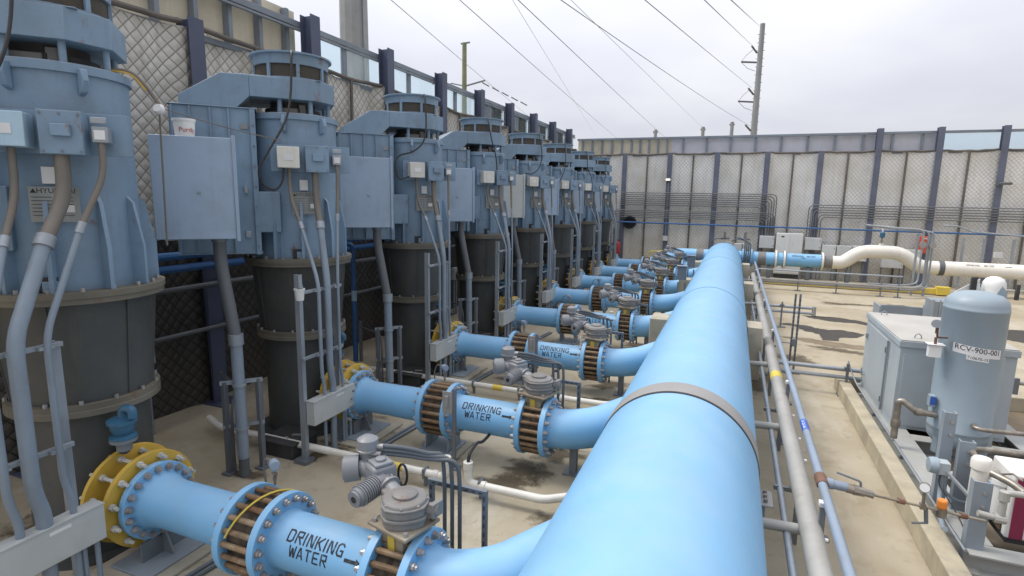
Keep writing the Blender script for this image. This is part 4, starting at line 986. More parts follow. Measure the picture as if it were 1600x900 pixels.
# white drain lines between the pipes
def make_drain():
    t = root('drain_pipe', (0, 0, 0), '', 'pipe', 'white plastic drain pipes between the discharge pipes')
    MB().tube(fillet([(-8.1, 0.2, 0.2), (-7.6, 0, 0.2), (-3.42, 0, 0.2), (-3.42, 0, 0.46)], 0.10, 5), 0.055, 14).build('pipe', 'pvc', t)
    MB().tube(fillet([(-3.08, -0.02, 0.46), (-3.08, -0.02, 0.2), (-2.0, -0.02, 0.2), (-1.35, 0.45, 0.2)], 0.10, 5), 0.055, 14).build('pipe', 'pvc', t)
    for p in ((-3.42, 0, 0.40), (-3.08, -0.02, 0.40)): MB().cyl(p, (p[0], p[1], p[2]+0.10), 0.066, seg=14).build('coupling', 'pvc', t)
    for x_, y_ in ((-2.9, -0.02), (-3.62, 0)): MB().cyl((x_, y_, 0.2), (x_+0.08, y_, 0.2), 0.067, seg=14).build('coupling', 'pvc', t)
    MB().tube(fillet([(-3.08, -0.02, 0.50), (-3.08, 0.02, 0.60), (-3.12, 0.35, 0.62), (-3.16, 0.60, 0.50), (-3.20, 0.95, 0.47)], 0.12, 5), 0.022, 10).build('hose', 'black', t)
    MB().lathe([(0.057, 0), (0.058, 0.22)], (-4.32, 0, 0.2), (1, 0, 0), 16).build('yellow_band', 'yellow_line', t)
    for x in (-4.75, -3.75, -2.9):
        MB().box((x, 0.01, 0.10), (0.04, 0.05, 0.20)).box((x, 0.0, 0.20), (0.035, 0.135, 0.14)).build('clamp_stand', 'strut', t)
    return t
dr0 = make_drain()
for i in range(1, 7):
    lb = ['', 'white drain pipe on the floor between the first and second discharge pipes', 'white drain pipe with yellow band between the second and third discharge pipes', 'white drain pipe between the third and fourth discharge pipes',
          'white drain pipe between the fourth and fifth discharge pipes', 'white drain pipe between the fifth and sixth discharge pipes', 'white drain pipe between the sixth and seventh discharge pipes'][i]
    loc = (0, LY[i]-1.12, 0)
    if i == 1: dr0.location = loc; dr0['label'] = lb
    else: dup(dr0, loc, lb)

# black floor boxes beside the stands
def make_floorbox():
    t = root('floor_box', (0, 0, 0), '', 'valve box', 'black floor boxes between the pumps')
    MB().box((0, 0, 0.11), (0.62, 0.55, 0.22)).build('box_body', 'dark', t, bev=0.015)
    MB().box((0, 0, 0.235), (0.68, 0.60, 0.03)).build('box_lid', 'dark', t, bev=0.008)
    MB().box((0.12, 0.05, 0.256), (0.16, 0.05, 0.012), 0.4).box((0.05, -0.1, 0.256), (0.10, 0.03, 0.012), -0.5).build('paper_scrap', 'plate', t)
    return t
fb0 = make_floorbox()
for i in range(1, 6):
    lb = 'black floor box at the foot of the %s conduit stand from the camera' % ['', 'second', 'third', 'fourth', 'fifth', 'sixth'][i]
    loc = (-6.28, LY[i]-1.0, 0)
    if i == 1: fb0.location = loc; fb0['label'] = lb
    else: dup(fb0, loc, lb)

# strut posts with grey instrument plates at the second joint flange
def make_sp():
    t = root('instrument_post', (0, 0, 0), '', 'post', 'strut posts with grey plates beside the pipe joints')
    MB().box((0, 0, 0.62), (0.05, 0.05, 1.24)).build('post', 'strut', t, bev=0.004)
    MB().box((0, 0, 0.012), (0.15, 0.15, 0.024)).build('foot', 'strut', t)
    MB().box((-0.10, -0.03, 1.02), (0.16, 0.014, 0.34)).box((-0.10, -0.055, 1.05), (0.05, 0.05, 0.16)).build('instrument_plate', 'band', t, bev=0.004)
    return t
sp0 = make_sp()
for i in (1, 2):
    lb = 'strut post with grey plate in front of the %s discharge pipe' % ['', 'second', 'third'][i]
    loc = (-3.62, LY[i]-0.50, 0)
    if i == 1: sp0.location = loc; sp0['label'] = lb
    else: dup(sp0, loc, lb)

# ================================================================== MAIN PIPE
mp = root('main_pipe', (0, 0, 0), 'huge light blue main water pipe running down the middle of the yard', 'pipe')
MB().lathe([(MAR, -8), (MAR, 31.05)], (MAX, 0, MAZ), (0, 1, 0), 128).build('shell', 'blue', mp)
MB().lathe([(MAR, 0), (MAR*0.995, 0.03), (MAR*0.93, 0.12), (MAR*0.75, 0.22), (MAR*0.4, 0.28), (0, 0.29)], (MAX, 31.05, MAZ), (0, 1, 0), 96).build('end_cap', 'blue', mp)
MB().lathe([(MAR-0.01, 6.27), (MAR+0.012, 6.27), (MAR+0.014, 6.60), (MAR-0.01, 6.64)], (MAX, 0, MAZ), (0, 1, 0), 128).build('joint_band', 'band', mp)
MB().lathe([(MAR-0.02, 6.235), (MAR+0.006, 6.235), (MAR+0.006, 6.265), (MAR-0.02, 6.265)], (MAX, 0, MAZ), (0, 1, 0), 128).build('joint_gap', 'ink_plain', mp)
for y in (14.65, 23.0, 30.9):
    MB().lathe([(MAR-0.01, y), (MAR+0.012, y+0.008), (MAR+0.012, y+0.05), (MAR-0.01, y+0.06)], (MAX, 0, MAZ), (0, 1, 0), 128).build('weld_seam', 'blue', mp)
    MB().lathe([(MAR+0.003, y-0.012), (MAR+0.003, y-0.001)], (MAX, 0, MAZ), (0, 1, 0), 128).build('seam_line', 'tank', mp)
sl = ['concrete saddle under the middle of the main pipe, its left and right tops showing', 'concrete saddle farther along the main pipe', 'concrete saddle nearest the end of the main pipe']
for i, y in enumerate((13.35, 20.6, 27.0)):
    b = MB(); prof = [(-1.72, 0), (0.76, 0), (0.76, 1.22), (MAX+math.sqrt(0.9**2-(1.22-MAZ)**2), 1.22)]
    a0 = math.asin((1.22-MAZ)/0.9)
    for k in range(13):
        a = a0-(math.pi+2*a0)*k/12; prof.append((MAX+0.9*math.cos(a), max(0.02, MAZ+0.9*math.sin(a))))
    prof.append((-1.72, 1.22))
    b.prism([(x, y, z) for x, z in prof], (0, 0.75, 0)); tag(b.build('pipe_saddle', 'block', bev=0.015), sl[i], 'saddle', 'concrete saddles under the main pipe')
t = root('pipe_clamp', (0.47, 6.30, 0.80), 'small grey three-bolt plate at the right flank of the main pipe', 'clamp')
MB().box((0.05, 0, 0), (0.17, 0.34, 0.02)).build('plate', 'band', t, bev=0.004)
for k in range(3): MB().cyl((0.06, -0.10+0.10*k, 0.01), (0.06, -0.10+0.10*k, 0.05), 0.024, seg=6).build('bolt', 'gear', t)
MB().box((0.02, 0, -0.4), (0.08, 0.28, 0.78)).build('clamp_leg', 'skid', t)

# ================================================================== SERVICE PIPES right of the main
t = root('service_pipe', (0, 0, 0), 'long grey service pipe beside the main pipe with a yellow tag', 'pipe')
MB().tube(fillet([(0.93, 2, 0.78), (0.93, 27.6, 0.78), (0.93, 27.6, 0.2)], 0.3, 5), 0.105, 20).build('pipe', 'rail_grey', t)
MB().tube([(0.73, 2, 0.66), (0.73, 27.0, 0.66)], 0.038, 12).build('side_tube', 'galv', t)
for y in (5.95, 8.75, 12.2, 16.4, 19.6, 22.6, 25.6):
    MB().cyl((0.30, y, 0.70), (0.90, y, 0.72), 0.055, seg=14).build('stub', 'rail_grey', t)
for y in (4.0, 6.9, 9.6, 12.4, 15.2, 18, 20.8, 23.6):
    MB().box((0.93, y, 0.34), (0.06, 0.05, 0.67)).box((0.86, y, 0.67), (0.40, 0.05, 0.05)).build('support', 'strut', t)
MB().lathe([(0.107, 0), (0.108, 0.34)], (0.93, 10.9, 0.78), (0, 1, 0), 20).build('yellow_tag', 'yellow_line', t)
b = MB()
for y in (5.0, 5.7, 7.5, 8.2, 9.1): b.cyl((1.03, y, 0.80), (1.06, y, 0.80), 0.018, seg=8)
b.build('fixing', 'label', t)
t = root('handrail_pipe', (0, 0, 0), 'blue-grey pipe on short posts running beside the grey service pipe', 'pipe')
MB().tube([(1.06, 2, 1.08), (1.06, 12.6, 1.08)], 0.046, 16).tube(fillet([(1.06, 12.6, 1.08), (1.06, 13.6, 1.08), (1.06, 29.8, 1.08)], 0.2, 4), 0.046, 16).build('pipe', 'rail_blue', t)
for y in (3.1, 5.9, 9.95, 14.0, 18.3, 22.6, 26.6):
    MB().box((1.02, y, 0.52), (0.055, 0.055, 1.04)).build('post', 'strut', t, bev=0.004)
    MB().box((1.02, y, 1.065), (0.08, 0.075, 0.05)).build('clip', 'label', t, bev=0.005)
    MB().box((1.02, y, 0.70), (0.16, 0.09, 0.03)).build('bracket', 'strut', t)
    MB().box((1.02, y, 0.012), (0.2, 0.2, 0.024)).build('foot', 'strut', t)
MB().lathe([(0.0475, 0), (0.048, 0.36)], (1.06, 7.75, 1.08), (0, 1, 0), 16).build('blue_label', 'signblue', t)
b = MB()
for k_, (w_, h_) in enumerate(((0.030, 0.05), (0.018, 0.035), (0.034, 0.05), (0.026, 0.042), (0.020, 0.05), (0.036, 0.04), (0.018, 0.05))):   # worn, unreadable white lettering
    e_ = -0.62+h_/0.1; yy_ = 8.06-0.043*k_
    b.poly([(1.06+0.0488*math.sin(q_), y_, 1.08+0.0488*math.cos(q_)) for y_, q_ in ((yy_, -0.75), (yy_-w_, -0.75), (yy_-w_*0.8, -0.75+h_/0.049*0.6), (yy_, -0.75+h_/0.049*0.7))])
b.build('worn_lettering', 'label', t)
MB().lathe([(0.052, 0), (0.06, 0.02), (0.06, 0.20), (0.052, 0.22)], (1.06, 6.28, 1.08), (0, 1, 0), 16).build('rusty_tee', 'rustpipe', t)
# air branch with valve, gauge and knob
t = root('air_branch', (0, 0, 0), 'branch line with ball valve, round gauge and orange knob crossing the kerb', 'pipe')
yb = 6.38
MB().cyl((1.10, yb, 1.07), (1.30, yb, 1.06), 0.048, seg=16).cyl((1.11, yb, 1.07), (1.17, yb, 1.068), 0.056, seg=16).build('branch_pipe', 'rail_blue', t)
MB().cyl((1.30, yb, 1.055), (1.36, yb, 1.05), 0.05, seg=16).cyl((1.36, yb, 1.05), (1.46, yb, 1.04), 0.058, 0.05, seg=8).cyl((1.46, yb, 1.04), (1.54, yb, 1.03), 0.042, seg=8).build('ball_valve', 'brass', t)
MB().tube(fillet([(1.42, yb, 1.08), (1.42, yb, 1.15), (1.20, yb+0.04, 1.19)], 0.03, 3), 0.012, 8).build('valve_handle', 'strut', t)
MB().tube([(1.53, yb, 1.03), (2.62, yb+0.35, 0.80)], 0.014, 10).build('thin_tube', 'valve_rust', t)
MB().cyl((1.78, yb+0.08, 0.98), (1.84, yb+0.10, 0.965), 0.03, seg=8).cyl((2.38, yb+0.27, 0.85), (2.44, yb+0.29, 0.84), 0.03, seg=8).build('union', 'rustpipe', t)
gx, gy, gz = 2.02, yb+0.16, 0.93
MB().cyl((gx, gy, gz), (gx, gy, gz+0.16), 0.016, seg=8).box((gx, gy, gz), (0.05, 0.05, 0.06)).build('gauge_stem', 'brass', t)
ga = MB().cyl((gx, gy+0.02, gz+0.20), (gx-0.01, gy-0.02, gz+0.21), 0.052, seg=24).build('gauge', 'brass', t)
MB().cyl((gx-0.0105, gy-0.0205, gz+0.21), (gx-0.011, gy-0.0225, gz+0.2105), 0.044, seg=24).build('gauge_face', 'label', ga)
MB().cyl((2.05, gy, gz-0.02), (2.07, gy, gz-0.18), 0.02, seg=8).tube([(2.06, gy, gz-0.18), (1.94, gy-0.03, gz-0.19)], 0.012, 8).build('drain_cock', 'strut', t)
kx, ky, kz = 2.20, yb+0.22, 0.885
MB().cyl((kx, ky, kz-0.06), (kx, ky, kz+0.03), 0.05, seg=14).build('regulator', 'brass', t)
MB().lathe([(0.038, 0.03), (0.046, 0.05), (0.046, 0.11), (0.038, 0.125), (0, 0.127)], (kx, ky, kz), seg=12).build('orange_knob', 'orange', t, sharp=20)

# two lines crossing to the cabinet, and the short pair farther out
def cross_pipes(y, z, x1, label, posts, elbow):
    t = root('cross_pipe', (0, 0, 0), label, 'pipe')
    for dy, dz, r in ((0, 0, 0.045), (-0.02, -0.17, 0.04)):
        MB().tube(fillet([(1.0, y+dy-0.3, z+dz), (1.05, y+dy, z+dz), (x1, y+dy, z+dz)], 0.12, 4), r, 14).build('pipe', 'galv', t)
    for x in posts:
        MB().box((x, y-0.08, (z+0.15)/2), (0.05, 0.05, z+0.15)).build('post', 'strut', t); MB().box((x, y-0.08, 0.012), (0.3, 0.2, 0.024)).build('foot', 'strut', t)
        MB().box((x, y-0.06, z+0.06), (0.12, 0.1, 0.02)).build('clip', 'strut', t)
    if elbow: MB().cyl((x1, y-0.01, z+0.06), (x1, y-0.01, z-0.23), 0.06, seg=14).build('end_tee', 'rail_grey', t)
cross_pipes(13.15, 0.55, 2.9, 'pair of grey pipes crossing from the handrail pipe to the cabinet', (2.42,), False)
cross_pipes(19.8, 0.68, 2.55, 'short pair of grey pipes ending in a tee above the dark puddle', (1.62,), True)
t = root('strut_post', (1.50, 14.4, 0), 'slotted strut post with a small valve beside the blue-grey pipe', 'post')
for dx in (-0.05, 0.05):
    b = MB().box((dx, 0, 0.95), (0.045, 0.03, 1.9)); b.mi = 1
    for k in range(16): b.box((dx, -0.017, 0.25+k*0.1), (0.018, 0.004, 0.05))
    b.build('upright', ['strut', 'dark'], t)
MB().box((0, -0.05, 0.75), (0.09, 0.1, 0.18)).cyl((-0.35, -0.02, 0.72), (0, -0.02, 0.72), 0.014, seg=8).build('small_valve', 'strut', t, bev=0.01)
MB().box((0, 0, 0.012), (0.35, 0.25, 0.024)).build('foot', 'strut', t)

# ================================================================== KERBED SKID: kerb, cabinet, tank, frame, compressor
k = MB(); k.box((2.40, 9.05, 0.15), (0.22, 8.7, 0.30)); k.box((6.0, 13.52, 0.15), (7.42, 0.22, 0.30))
tag(k.build('kerb', 'kerb', bev=0.018), kind='structure')
f = MB(); f.poly([(2.512, 2, 0.012), (9.8, 2, 0.012), (9.8, 13.4, 0.012), (2.512, 13.4, 0.012)]); tag(f.build('skid_floor', 'stain'), kind='structure')
t = root('kerb_conduit', (0, 0, 0), 'thin grey conduit lying inside the kerb', 'conduit')
MB().tube(fillet([(2.42, 13.1, 0.75), (2.50, 13.0, 0.50), (2.57, 12.8, 0.34), (2.56, 6.9, 0.34)], 0.12, 4), 0.015, 10).build('tube', 'galv', t)
for y in (7.8, 9.4, 11.2): MB().box((2.555, y, 0.30), (0.05, 0.06, 0.06)).build('clip', 'strut', t)

t = root('skid_frame', (0, 0, 0), 'grey steel skid frame with open bays under the tank', 'skid')
def beam(a, b_, w=0.30, h=0.24, z=0.13):
    a, b_ = Vector(a), Vector(b_); d = (b_-a).normalized(); n = Vector((-d.y, d.x, 0)); m = MB()
    L_ = (b_-a).length; c = (a+b_)/2; rz = math.atan2(d.y, d.x)
    m.box((c.x, c.y, z+h/2-0.01), (L_, w, 0.02), rz); m.box((c.x, c.y, z-h/2+0.01), (L_, w, 0.02), rz); m.box((c.x, c.y, z), (L_, 0.02, h-0.04), rz)
    return m.build('beam', 'skid_light', t)
beam((2.80, 7.29, 0), (2.80, 13.30, 0)); beam((4.55, 7.29, 0), (4.55, 13.30, 0), 0.28)
beam((2.65, 7.15, 0), (5.6, 7.15, 0), 0.26)
for y in (9.15, 10.45, 11.9): beam((2.952, y, 0), (4.408, y, 0), 0.26)

t = root('equipment_cabinet', (0, 0, 0), 'pale grey metal cabinet with white roof behind the grey tank', 'cabinet')
x0, x1, y0, y1, zb, zt = 2.72, 4.28, 10.80, 13.32, 0.25, 1.66
MB().box(((x0+x1)/2, (y0+y1)/2, (zb+zt)/2), (x1-x0, y1-y0, zt-zb)).build('body', 'cab', t, bev=0.006)
MB().box(((x0+x1)/2, (y0+y1)/2, 1.715), (x1-x0+0.05, y1-y0+0.06, 0.106)).build('roof_rim', 'cab', t, bev=0.006)
MB().box(((x0+x1)/2, (y0+y1)/2, 1.778), (x1-x0+0.02, y1-y0+0.03, 0.016)).build('roof', 'roof', t, bev=0.004)
for px, py in ((3.0, 11.0), (2.95, 13.1), (4.1, 13.1)): MB().tube([(px-0.05, py, 1.785), (px-0.04, py, 1.84), (px, py, 1.87), (px+0.04, py, 1.84), (px+0.05, py, 1.785)], 0.009, 8).build('lifting_eye', 'galv', t)
d = MB().box((x0-0.012, 12.32, 0.97), (0.022, 1.66, 1.26)).build('door', 'cab', t, bev=0.005)
MB().box((x0-0.03, 11.44, 0.97), (0.03, 0.03, 1.28)).build('door_edge', 'galv', d)
for z in (0.5, 1.42): MB().cyl((x0-0.035, 11.52, z-0.05), (x0-0.035, 11.52, z+0.05), 0.016, seg=8).build('hinge', 'strut', d)
MB().tube(fillet([(x0-0.02, 12.9, 0.55), (x0-0.09, 12.9, 0.55), (x0-0.09, 12.9, 0.70)], 0.03, 3), 0.014, 8).box((x0-0.04, 13.0, 1.35), (0.05, 0.06, 0.10)).build('handle', 'galv', d)
MB().box(((x0+x1)/2, y0-0.008, 0.93), (x1-x0-0.12, 0.014, 1.24)).build('front_panel', 'cab', t, bev=0.004)

TX, TY, TR = 3.40, 10.05, 0.39
t = root('pressure_tank', (TX, TY, 0.29), 'tall grey-blue pressure tank with white number labels', 'tank')
MB().lathe([(0, 0.03), (TR*0.45, 0.05), (TR*0.80, 0.12), (TR*0.97, 0.21), (TR, 0.30), (TR, 0.36), (TR+0.004, 0.365), (TR+0.004, 0.39), (TR, 0.395), (TR, 2.20), (TR+0.004, 2.205), (TR+0.004, 2.23), (TR, 2.235), (TR*0.985, 2.29), (TR*0.92, 2.36), (TR*0.74, 2.425), (TR*0.42, 2.465), (0, 2.475)], seg=72).build('vessel', 'tank', t, sharp=50)
def tl(rr, a0_, zc): return lambda x, y: (rr*math.cos(a0_+x/rr), rr*math.sin(a0_+x/rr), zc+y-0.10*x)
AC = R(-93)
def curved_label(name, ac, zc, w, h, slope=-0.0):
    b = MB(); n = 12; P = tl(TR+0.004, ac, zc)
    for i in range(n):
        xa, xb = -w/2+w*i/n, -w/2+w*(i+1)/n
        b.poly([P(xa, -h/2), P(xb, -h/2), P(xb, h/2), P(xa, h/2)])
    return b.build(name, 'label', t)
l1 = curved_label('number_label', AC, 1.64, 0.62, 0.135); l2 = curved_label('small_label', AC, 1.545, 0.27, 0.075)
b = MB(); letters(b, 'RCV-900-001', 0.105, tl(TR+0.007, AC, 1.66)); b.build('label_lettering', 'ink_plain', l1)
b = MB(); letters(b, '710670-15', 0.058, tl(TR+0.007, AC, 1.545)); b.build('label_lettering', 'ink_plain', l2)
for a in (-150, -35, 85):
    MB().box((TR*0.86*math.cos(R(a)), TR*0.86*math.sin(R(a)), 0.16), (0.09, 0.09, 0.34), R(a)).build('leg', 'tank', t)
MB().box((0.40, 0.10, 0.75), (0.012, 0.10, 1.50), R(20)).box((0.43, 0.06, 0.75), (0.08, 0.012, 1.50), R(20)).build('side_angle', 'cab', t)
for a in (70, 10): 
    MB().prism([(TR*0.55*math.cos(R(a)), TR*0.55*math.sin(R(a)), 2.40), (TR*0.95*math.cos(R(a)), TR*0.95*math.sin(R(a)), 2.36), (TR*0.95*math.cos(R(a)), TR*0.95*math.sin(R(a)), 2.47), (TR*0.75*math.cos(R(a)), TR*0.75*math.sin(R(a)), 2.56)], (-0.015*math.sin(R(a)), 0.015*math.cos(R(a)), 0)).build('lifting_ear', 'tank', t)
MB().tube(fillet([(-0.36, -0.22, 1.78), (-0.50, -0.26, 1.78), (-0.50, -0.26, 1.86)], 0.03, 3), 0.014, 8).cyl((-0.51, -0.26, 1.84), (-0.51, -0.26, 1.94), 0.022, seg=10).cyl((-0.51, -0.26, 1.66), (-0.51, -0.26, 1.78), 0.02, seg=8).build('gauge_pipe', 'rustpipe', t)
MB().cyl((-0.52, -0.22, 1.98), (-0.53, -0.29, 1.99), 0.062, seg=22).build('dial_gauge', 'galv', t)
MB().box((-0.50, -0.22, 1.57), (0.16, 0.10, 0.19)).box((-0.50, -0.23, 1.675), (0.22, 0.16, 0.012)).build('switch_box', 'label', t, bev=0.005)
tb_ = MB().box((-0.42, -0.14, 0.78), (0.08, 0.12, 0.17)).build('tag_box', 'tank', t, bev=0.004); MB().box((-0.42, -0.204, 0.79), (0.07, 0.006, 0.12)).build('blue_tag', 'signblue', tb_)
MB().tube(fillet([(-0.36, -0.18, 0.57), (-0.62, -0.22, 0.60), (-0.78, -0.16, 0.72), (-0.84, -0.14, 0.70), (-0.84, -0.14, 0.10)], 0.07, 4), 0.048, 14).cyl((-0.84, -0.14, 0.40), (-0.84, -0.14, 0.30), 0.066, seg=10).cyl((-0.55, -0.21, 0.59), (-0.63, -0.22, 0.60), 0.062, seg=10).build('inlet_pipe', 'brass', t)
MB().tube(fillet([(0.05, -0.40, 0.56), (0.02, -0.52, 0.56), (0.12, -0.56, 0.56), (1.3, -0.42, 0.56)], 0.05, 4), 0.032, 12).cyl((0.72, -0.49, 0.56), (0.80, -0.48, 0.56), 0.05, seg=8).build('outlet_pipe', 'brass', t)

# white vessel behind the tank
t = root('white_vent', (4.12, 11.6, 0), 'white domed vent rising behind the grey tank', 'vent')
MB().lathe([(0.165, 0.3), (0.165, 2.66), (0.155, 2.74), (0.12, 2.80), (0.06, 2.835), (0, 2.84)], seg=36).build('vent_stack', 'white', t)
MB().prism([(-0.55, 0, 2.52), (-0.2, 0, 2.52), (-0.2, 0, 2.78)], (0, 0.02, 0)).build('gusset', 'white', t)
MB().box((-0.30, -0.06, 2.64), (0.08, 0.06, 0.34)).build('bracket', 'dark', t, bev=0.006); MB().box((0.30, -0.06, 2.60), (0.05, 0.06, 0.26)).build('bracket', 'dark', t, bev=0.006)

# channel posts, filter, junction box and compressor on the skid
def channel(name, x, y, z0, z1, w, dep, label, rz=0):
    t = root(name, (x, y, 0), label, 'post', None, rz)
    MB().box((0, 0, (z0+z1)/2), (w, 0.018, z1-z0)).box((-w/2+0.009, dep/2+0.009, (z0+z1)/2), (0.018, dep, z1-z0)).box((w/2-0.009, dep/2+0.009, (z0+z1)/2), (0.018, dep, z1-z0)).build('channel', 'skid', t)
    for z in (z1-0.12, z1-0.28): MB().cyl((0.02, -0.010, z), (0.02, -0.03, z), 0.018, seg=6).build('bolt', 'bolt', t)
    return t
channel('channel_post', 2.67, 8.15, 0.25, 1.46, 0.13, 0.09, 'tall grey channel post in front of the grey tank, with a box at its foot')
channel('channel_post', 2.72, 7.15, 0.02, 1.04, 0.17, 0.09, 'bolted grey channel post by the air line at the skid corner')
channel('channel_post', 2.85, 8.05, 0.25, 1.15, 0.16, 0.08, 'wide bolted grey channel post behind the small switch box')
t = root('switch_box', (2.56, 7.95, 0.82), 'small grey switch box with rounded cover on the tall channel post', 'switch')
MB().box((0.04, 0, 0), (0.12, 0.14, 0.16)).build('box_body', 'cab', t, bev=0.01)
MB().lathe([(0, 0), (0.09, 0.01), (0.10, 0.05), (0.10, 0.10)], (-0.12, 0, 0.01), (1, 0, 0), 20).build('round_cover', 'tank', t)
MB().tube(fillet([(0.04, 0, -0.08), (0.04, -0.02, -0.30), (-0.02, -0.25, -0.45), (-0.12, -0.75, -0.42), (-0.22, -1.1, -0.25)], 0.15, 5), 0.026, 10).tube(fillet([(0.06, 0, -0.08), (0.08, 0, -0.32), (0.25, 0.0, -0.42), (0.5, 0.05, -0.42)], 0.1, 4), 0.022, 10).build('flex_conduit', 'conduit', t)
MB().tube(fillet([(0.02, -0.02, -0.08), (0.0, -0.06, -0.20), (0.14, -0.3, -0.42), (0.20, -0.6, -0.60)], 0.1, 4), 0.008, 6).build('black_wire', 'black', t)
MB().bar((2.62-2.56, 7.9-7.95, 0.80-0.82), (0.30, -0.55, -0.24), 0.03).build('brace', 'galv', t)
t = root('air_filter', (2.90, 7.75, 0), 'white air filter canister behind the bolted channel post', 'filter')
MB().lathe([(0.08, 0.35), (0.09, 0.45), (0.09, 0.95), (0.105, 0.96), (0.105, 1.06), (0.085, 1.09), (0, 1.10)], seg=26).build('canister', 'cream', t)
MB().lathe([(0.075, 0.5), (0.08, 0.6), (0.08, 0.85), (0.095, 0.86), (0.095, 0.92), (0, 0.95)], (0.16, -0.12, 0), seg=22).build('canister', 'white', t)
MB().tube(fillet([(0.0, 0.1, 1.0), (0.0, 0.35, 1.05), (0.25, 0.42, 1.05), (0.9, 0.42, 1.05)], 0.08, 4), 0.035, 12).build('inlet', 'brass', t)
t = root('air_piping', (0, 0, 0), 'grey threaded pipe loop between the channel post and the compressor', 'pipe')
MB().tube(fillet([(2.66, 7.02, 0.74), (2.83, 7.02, 0.72), (2.86, 7.02, 0.74), (2.86, 7.02, 1.0), (2.90, 7.02, 1.02), (3.6, 7.10, 1.02)], 0.05, 4), 0.034, 12).cyl((2.80, 7.02, 0.72), (2.90, 7.02, 0.72), 0.052, seg=10).cyl((2.86, 7.02, 0.93), (2.86, 7.02, 1.03), 0.048, seg=10).build('pipe_loop', 'rail_grey', t)
MB().tube(fillet([(2.85, 7.35, 1.08), (2.98, 7.20, 1.06), (3.05, 7.10, 1.02)], 0.05, 3), 0.04, 12).tube([(2.9, 7.3, 1.10), (2.98, 7.22, 1.16), (3.04, 7.14, 1.13)], 0.012, 8).build('hose', 'brass', t)
t = root('air_compressor', (3.08, 7.43, 0.28), 'white and maroon compressor housing at the right edge of the photo', 'compressor')
MB().box((0.62, 0.27, 0.41), (1.24, 0.54, 0.76)).build('housing', 'white', t, bev=0.02)
MB().box((0.10, -0.006, 0.40), (0.12, 0.02, 0.72)).build('maroon_panel', 'maroon', t, bev=0.004)
b = MB()
for z in range(14): b.box((-0.010, 0.27, 0.08+z*0.033), (0.014, 0.36, 0.012))
b.build('louvre', 'rod', t)
MB().box((-0.002, 0.27, 0.30), (0.008, 0.38, 0.50)).build('louvre_backing', 'dark', t)
MB().box((0.62, 0.27, 0.0), (1.2, 0.5, 0.06)).build('plinth', 'dark', t)

# right-hand posts and steel troughs in the open yard
t = root('low_rail', (0, 0, 0), 'low grey pipe rail on bolted feet at the right edge, behind the tank', 'rail')
MB().tube([(4.6, 14.2, 0.40), (9.5, 14.2, 0.40)], 0.05, 12).build('rail', 'rail_grey', t)
for x in (5.62, 6.9):
    MB().box((x, 14.1, 0.26), (0.09, 0.07, 0.52)).build('post', 'strut', t); MB().box((x, 14.1, 0.015), (0.40, 0.34, 0.03)).build('foot', 'strut', t)
t = root('steel_trough', (4.75, 22.2, 0), 'low open grey steel trough behind the cabinet', 'trough')
MB().box((0.02, 0, 0.32), (0.06, 0.9, 0.60)).box((0.75, 0.45, 0.28), (1.4, 0.04, 0.5)).box((0.75, -0.42, 0.30), (1.4, 0.04, 0.10)).box((1.47, 0, 0.32), (0.06, 0.9, 0.64)).build('trough_body', 'skid', t, bev=0.005)
t = root('steel_box', (6.30, 21.6, 0), 'upright grey steel box with flanged edges behind the tank', 'steel box')
MB().box((0.4, 0.3, 0.48), (1.1, 0.9, 0.92)).build('box_body', 'skid', t, bev=0.005); MB().box((-0.17, -0.16, 0.50), (0.05, 0.06, 1.0)).box((0.02, -0.16, 0.50), (0.03, 0.05, 1.0)).build('edge_flange', 'galv', t)

# ================================================================== BACK OF THE YARD
# yellow painted low kerb and guard rail pipes
t = root('yellow_barrier', (0, 0, 0), 'low barrier painted yellow along the far side of the yard', 'barrier')
MB().box((5.1, 30.1, 0.14), (7.4, 0.22, 0.26)).build('barrier_body', 'block', t, bev=0.01)
MB().box((5.1, 29.984, 0.16), (7.4, 0.006, 0.20)).box((5.1, 30.1, 0.275), (7.4, 0.22, 0.006)).build('yellow_stripe', 'yellow_line', t)
MB().box((8.85, 30.05, 0.22), (0.5, 0.36, 0.36)).build('yellow_end', 'yellow_line', t, bev=0.01)
t = root('pipe_rack', (0, 0, 0), 'grey pipe rail with stanchions along the far side of the yard', 'rail')
MB().tube([(1.1, 28.4, 0.92), (6.9, 28.4, 0.92)], 0.035, 10).build('rail', 'galv', t)
for z, yy in ((0.46, 28.4), (0.34, 28.5)): MB().tube(fillet([(1.1, yy, z), (7.3, yy, z), (7.8, yy+0.6, z)], 0.3, 4), 0.055, 12).build('rail', 'rail_grey', t)
for x in (1.2, 2.9, 4.45, 6.15, 6.8):
    MB().box((x, 28.4, 0.46), (0.05, 0.05, 0.92)).build('stanchion', 'strut', t); MB().box((x, 28.4, 0.015), (0.25, 0.2, 0.03)).build('foot', 'strut', t)
t = root('low_conduit', (0, 0, 0), 'grey conduit on the floor at the far right of the yard', 'conduit')
MB().tube([(9.4, 28.9, 0.55), (14, 28.9, 0.55)], 0.05, 10).build('tube', 'rail_grey', t)
for x in (9.6, 11.4): MB().box((x, 28.9, 0.26), (0.05, 0.05, 0.52)).build('stanchion', 'strut', t)

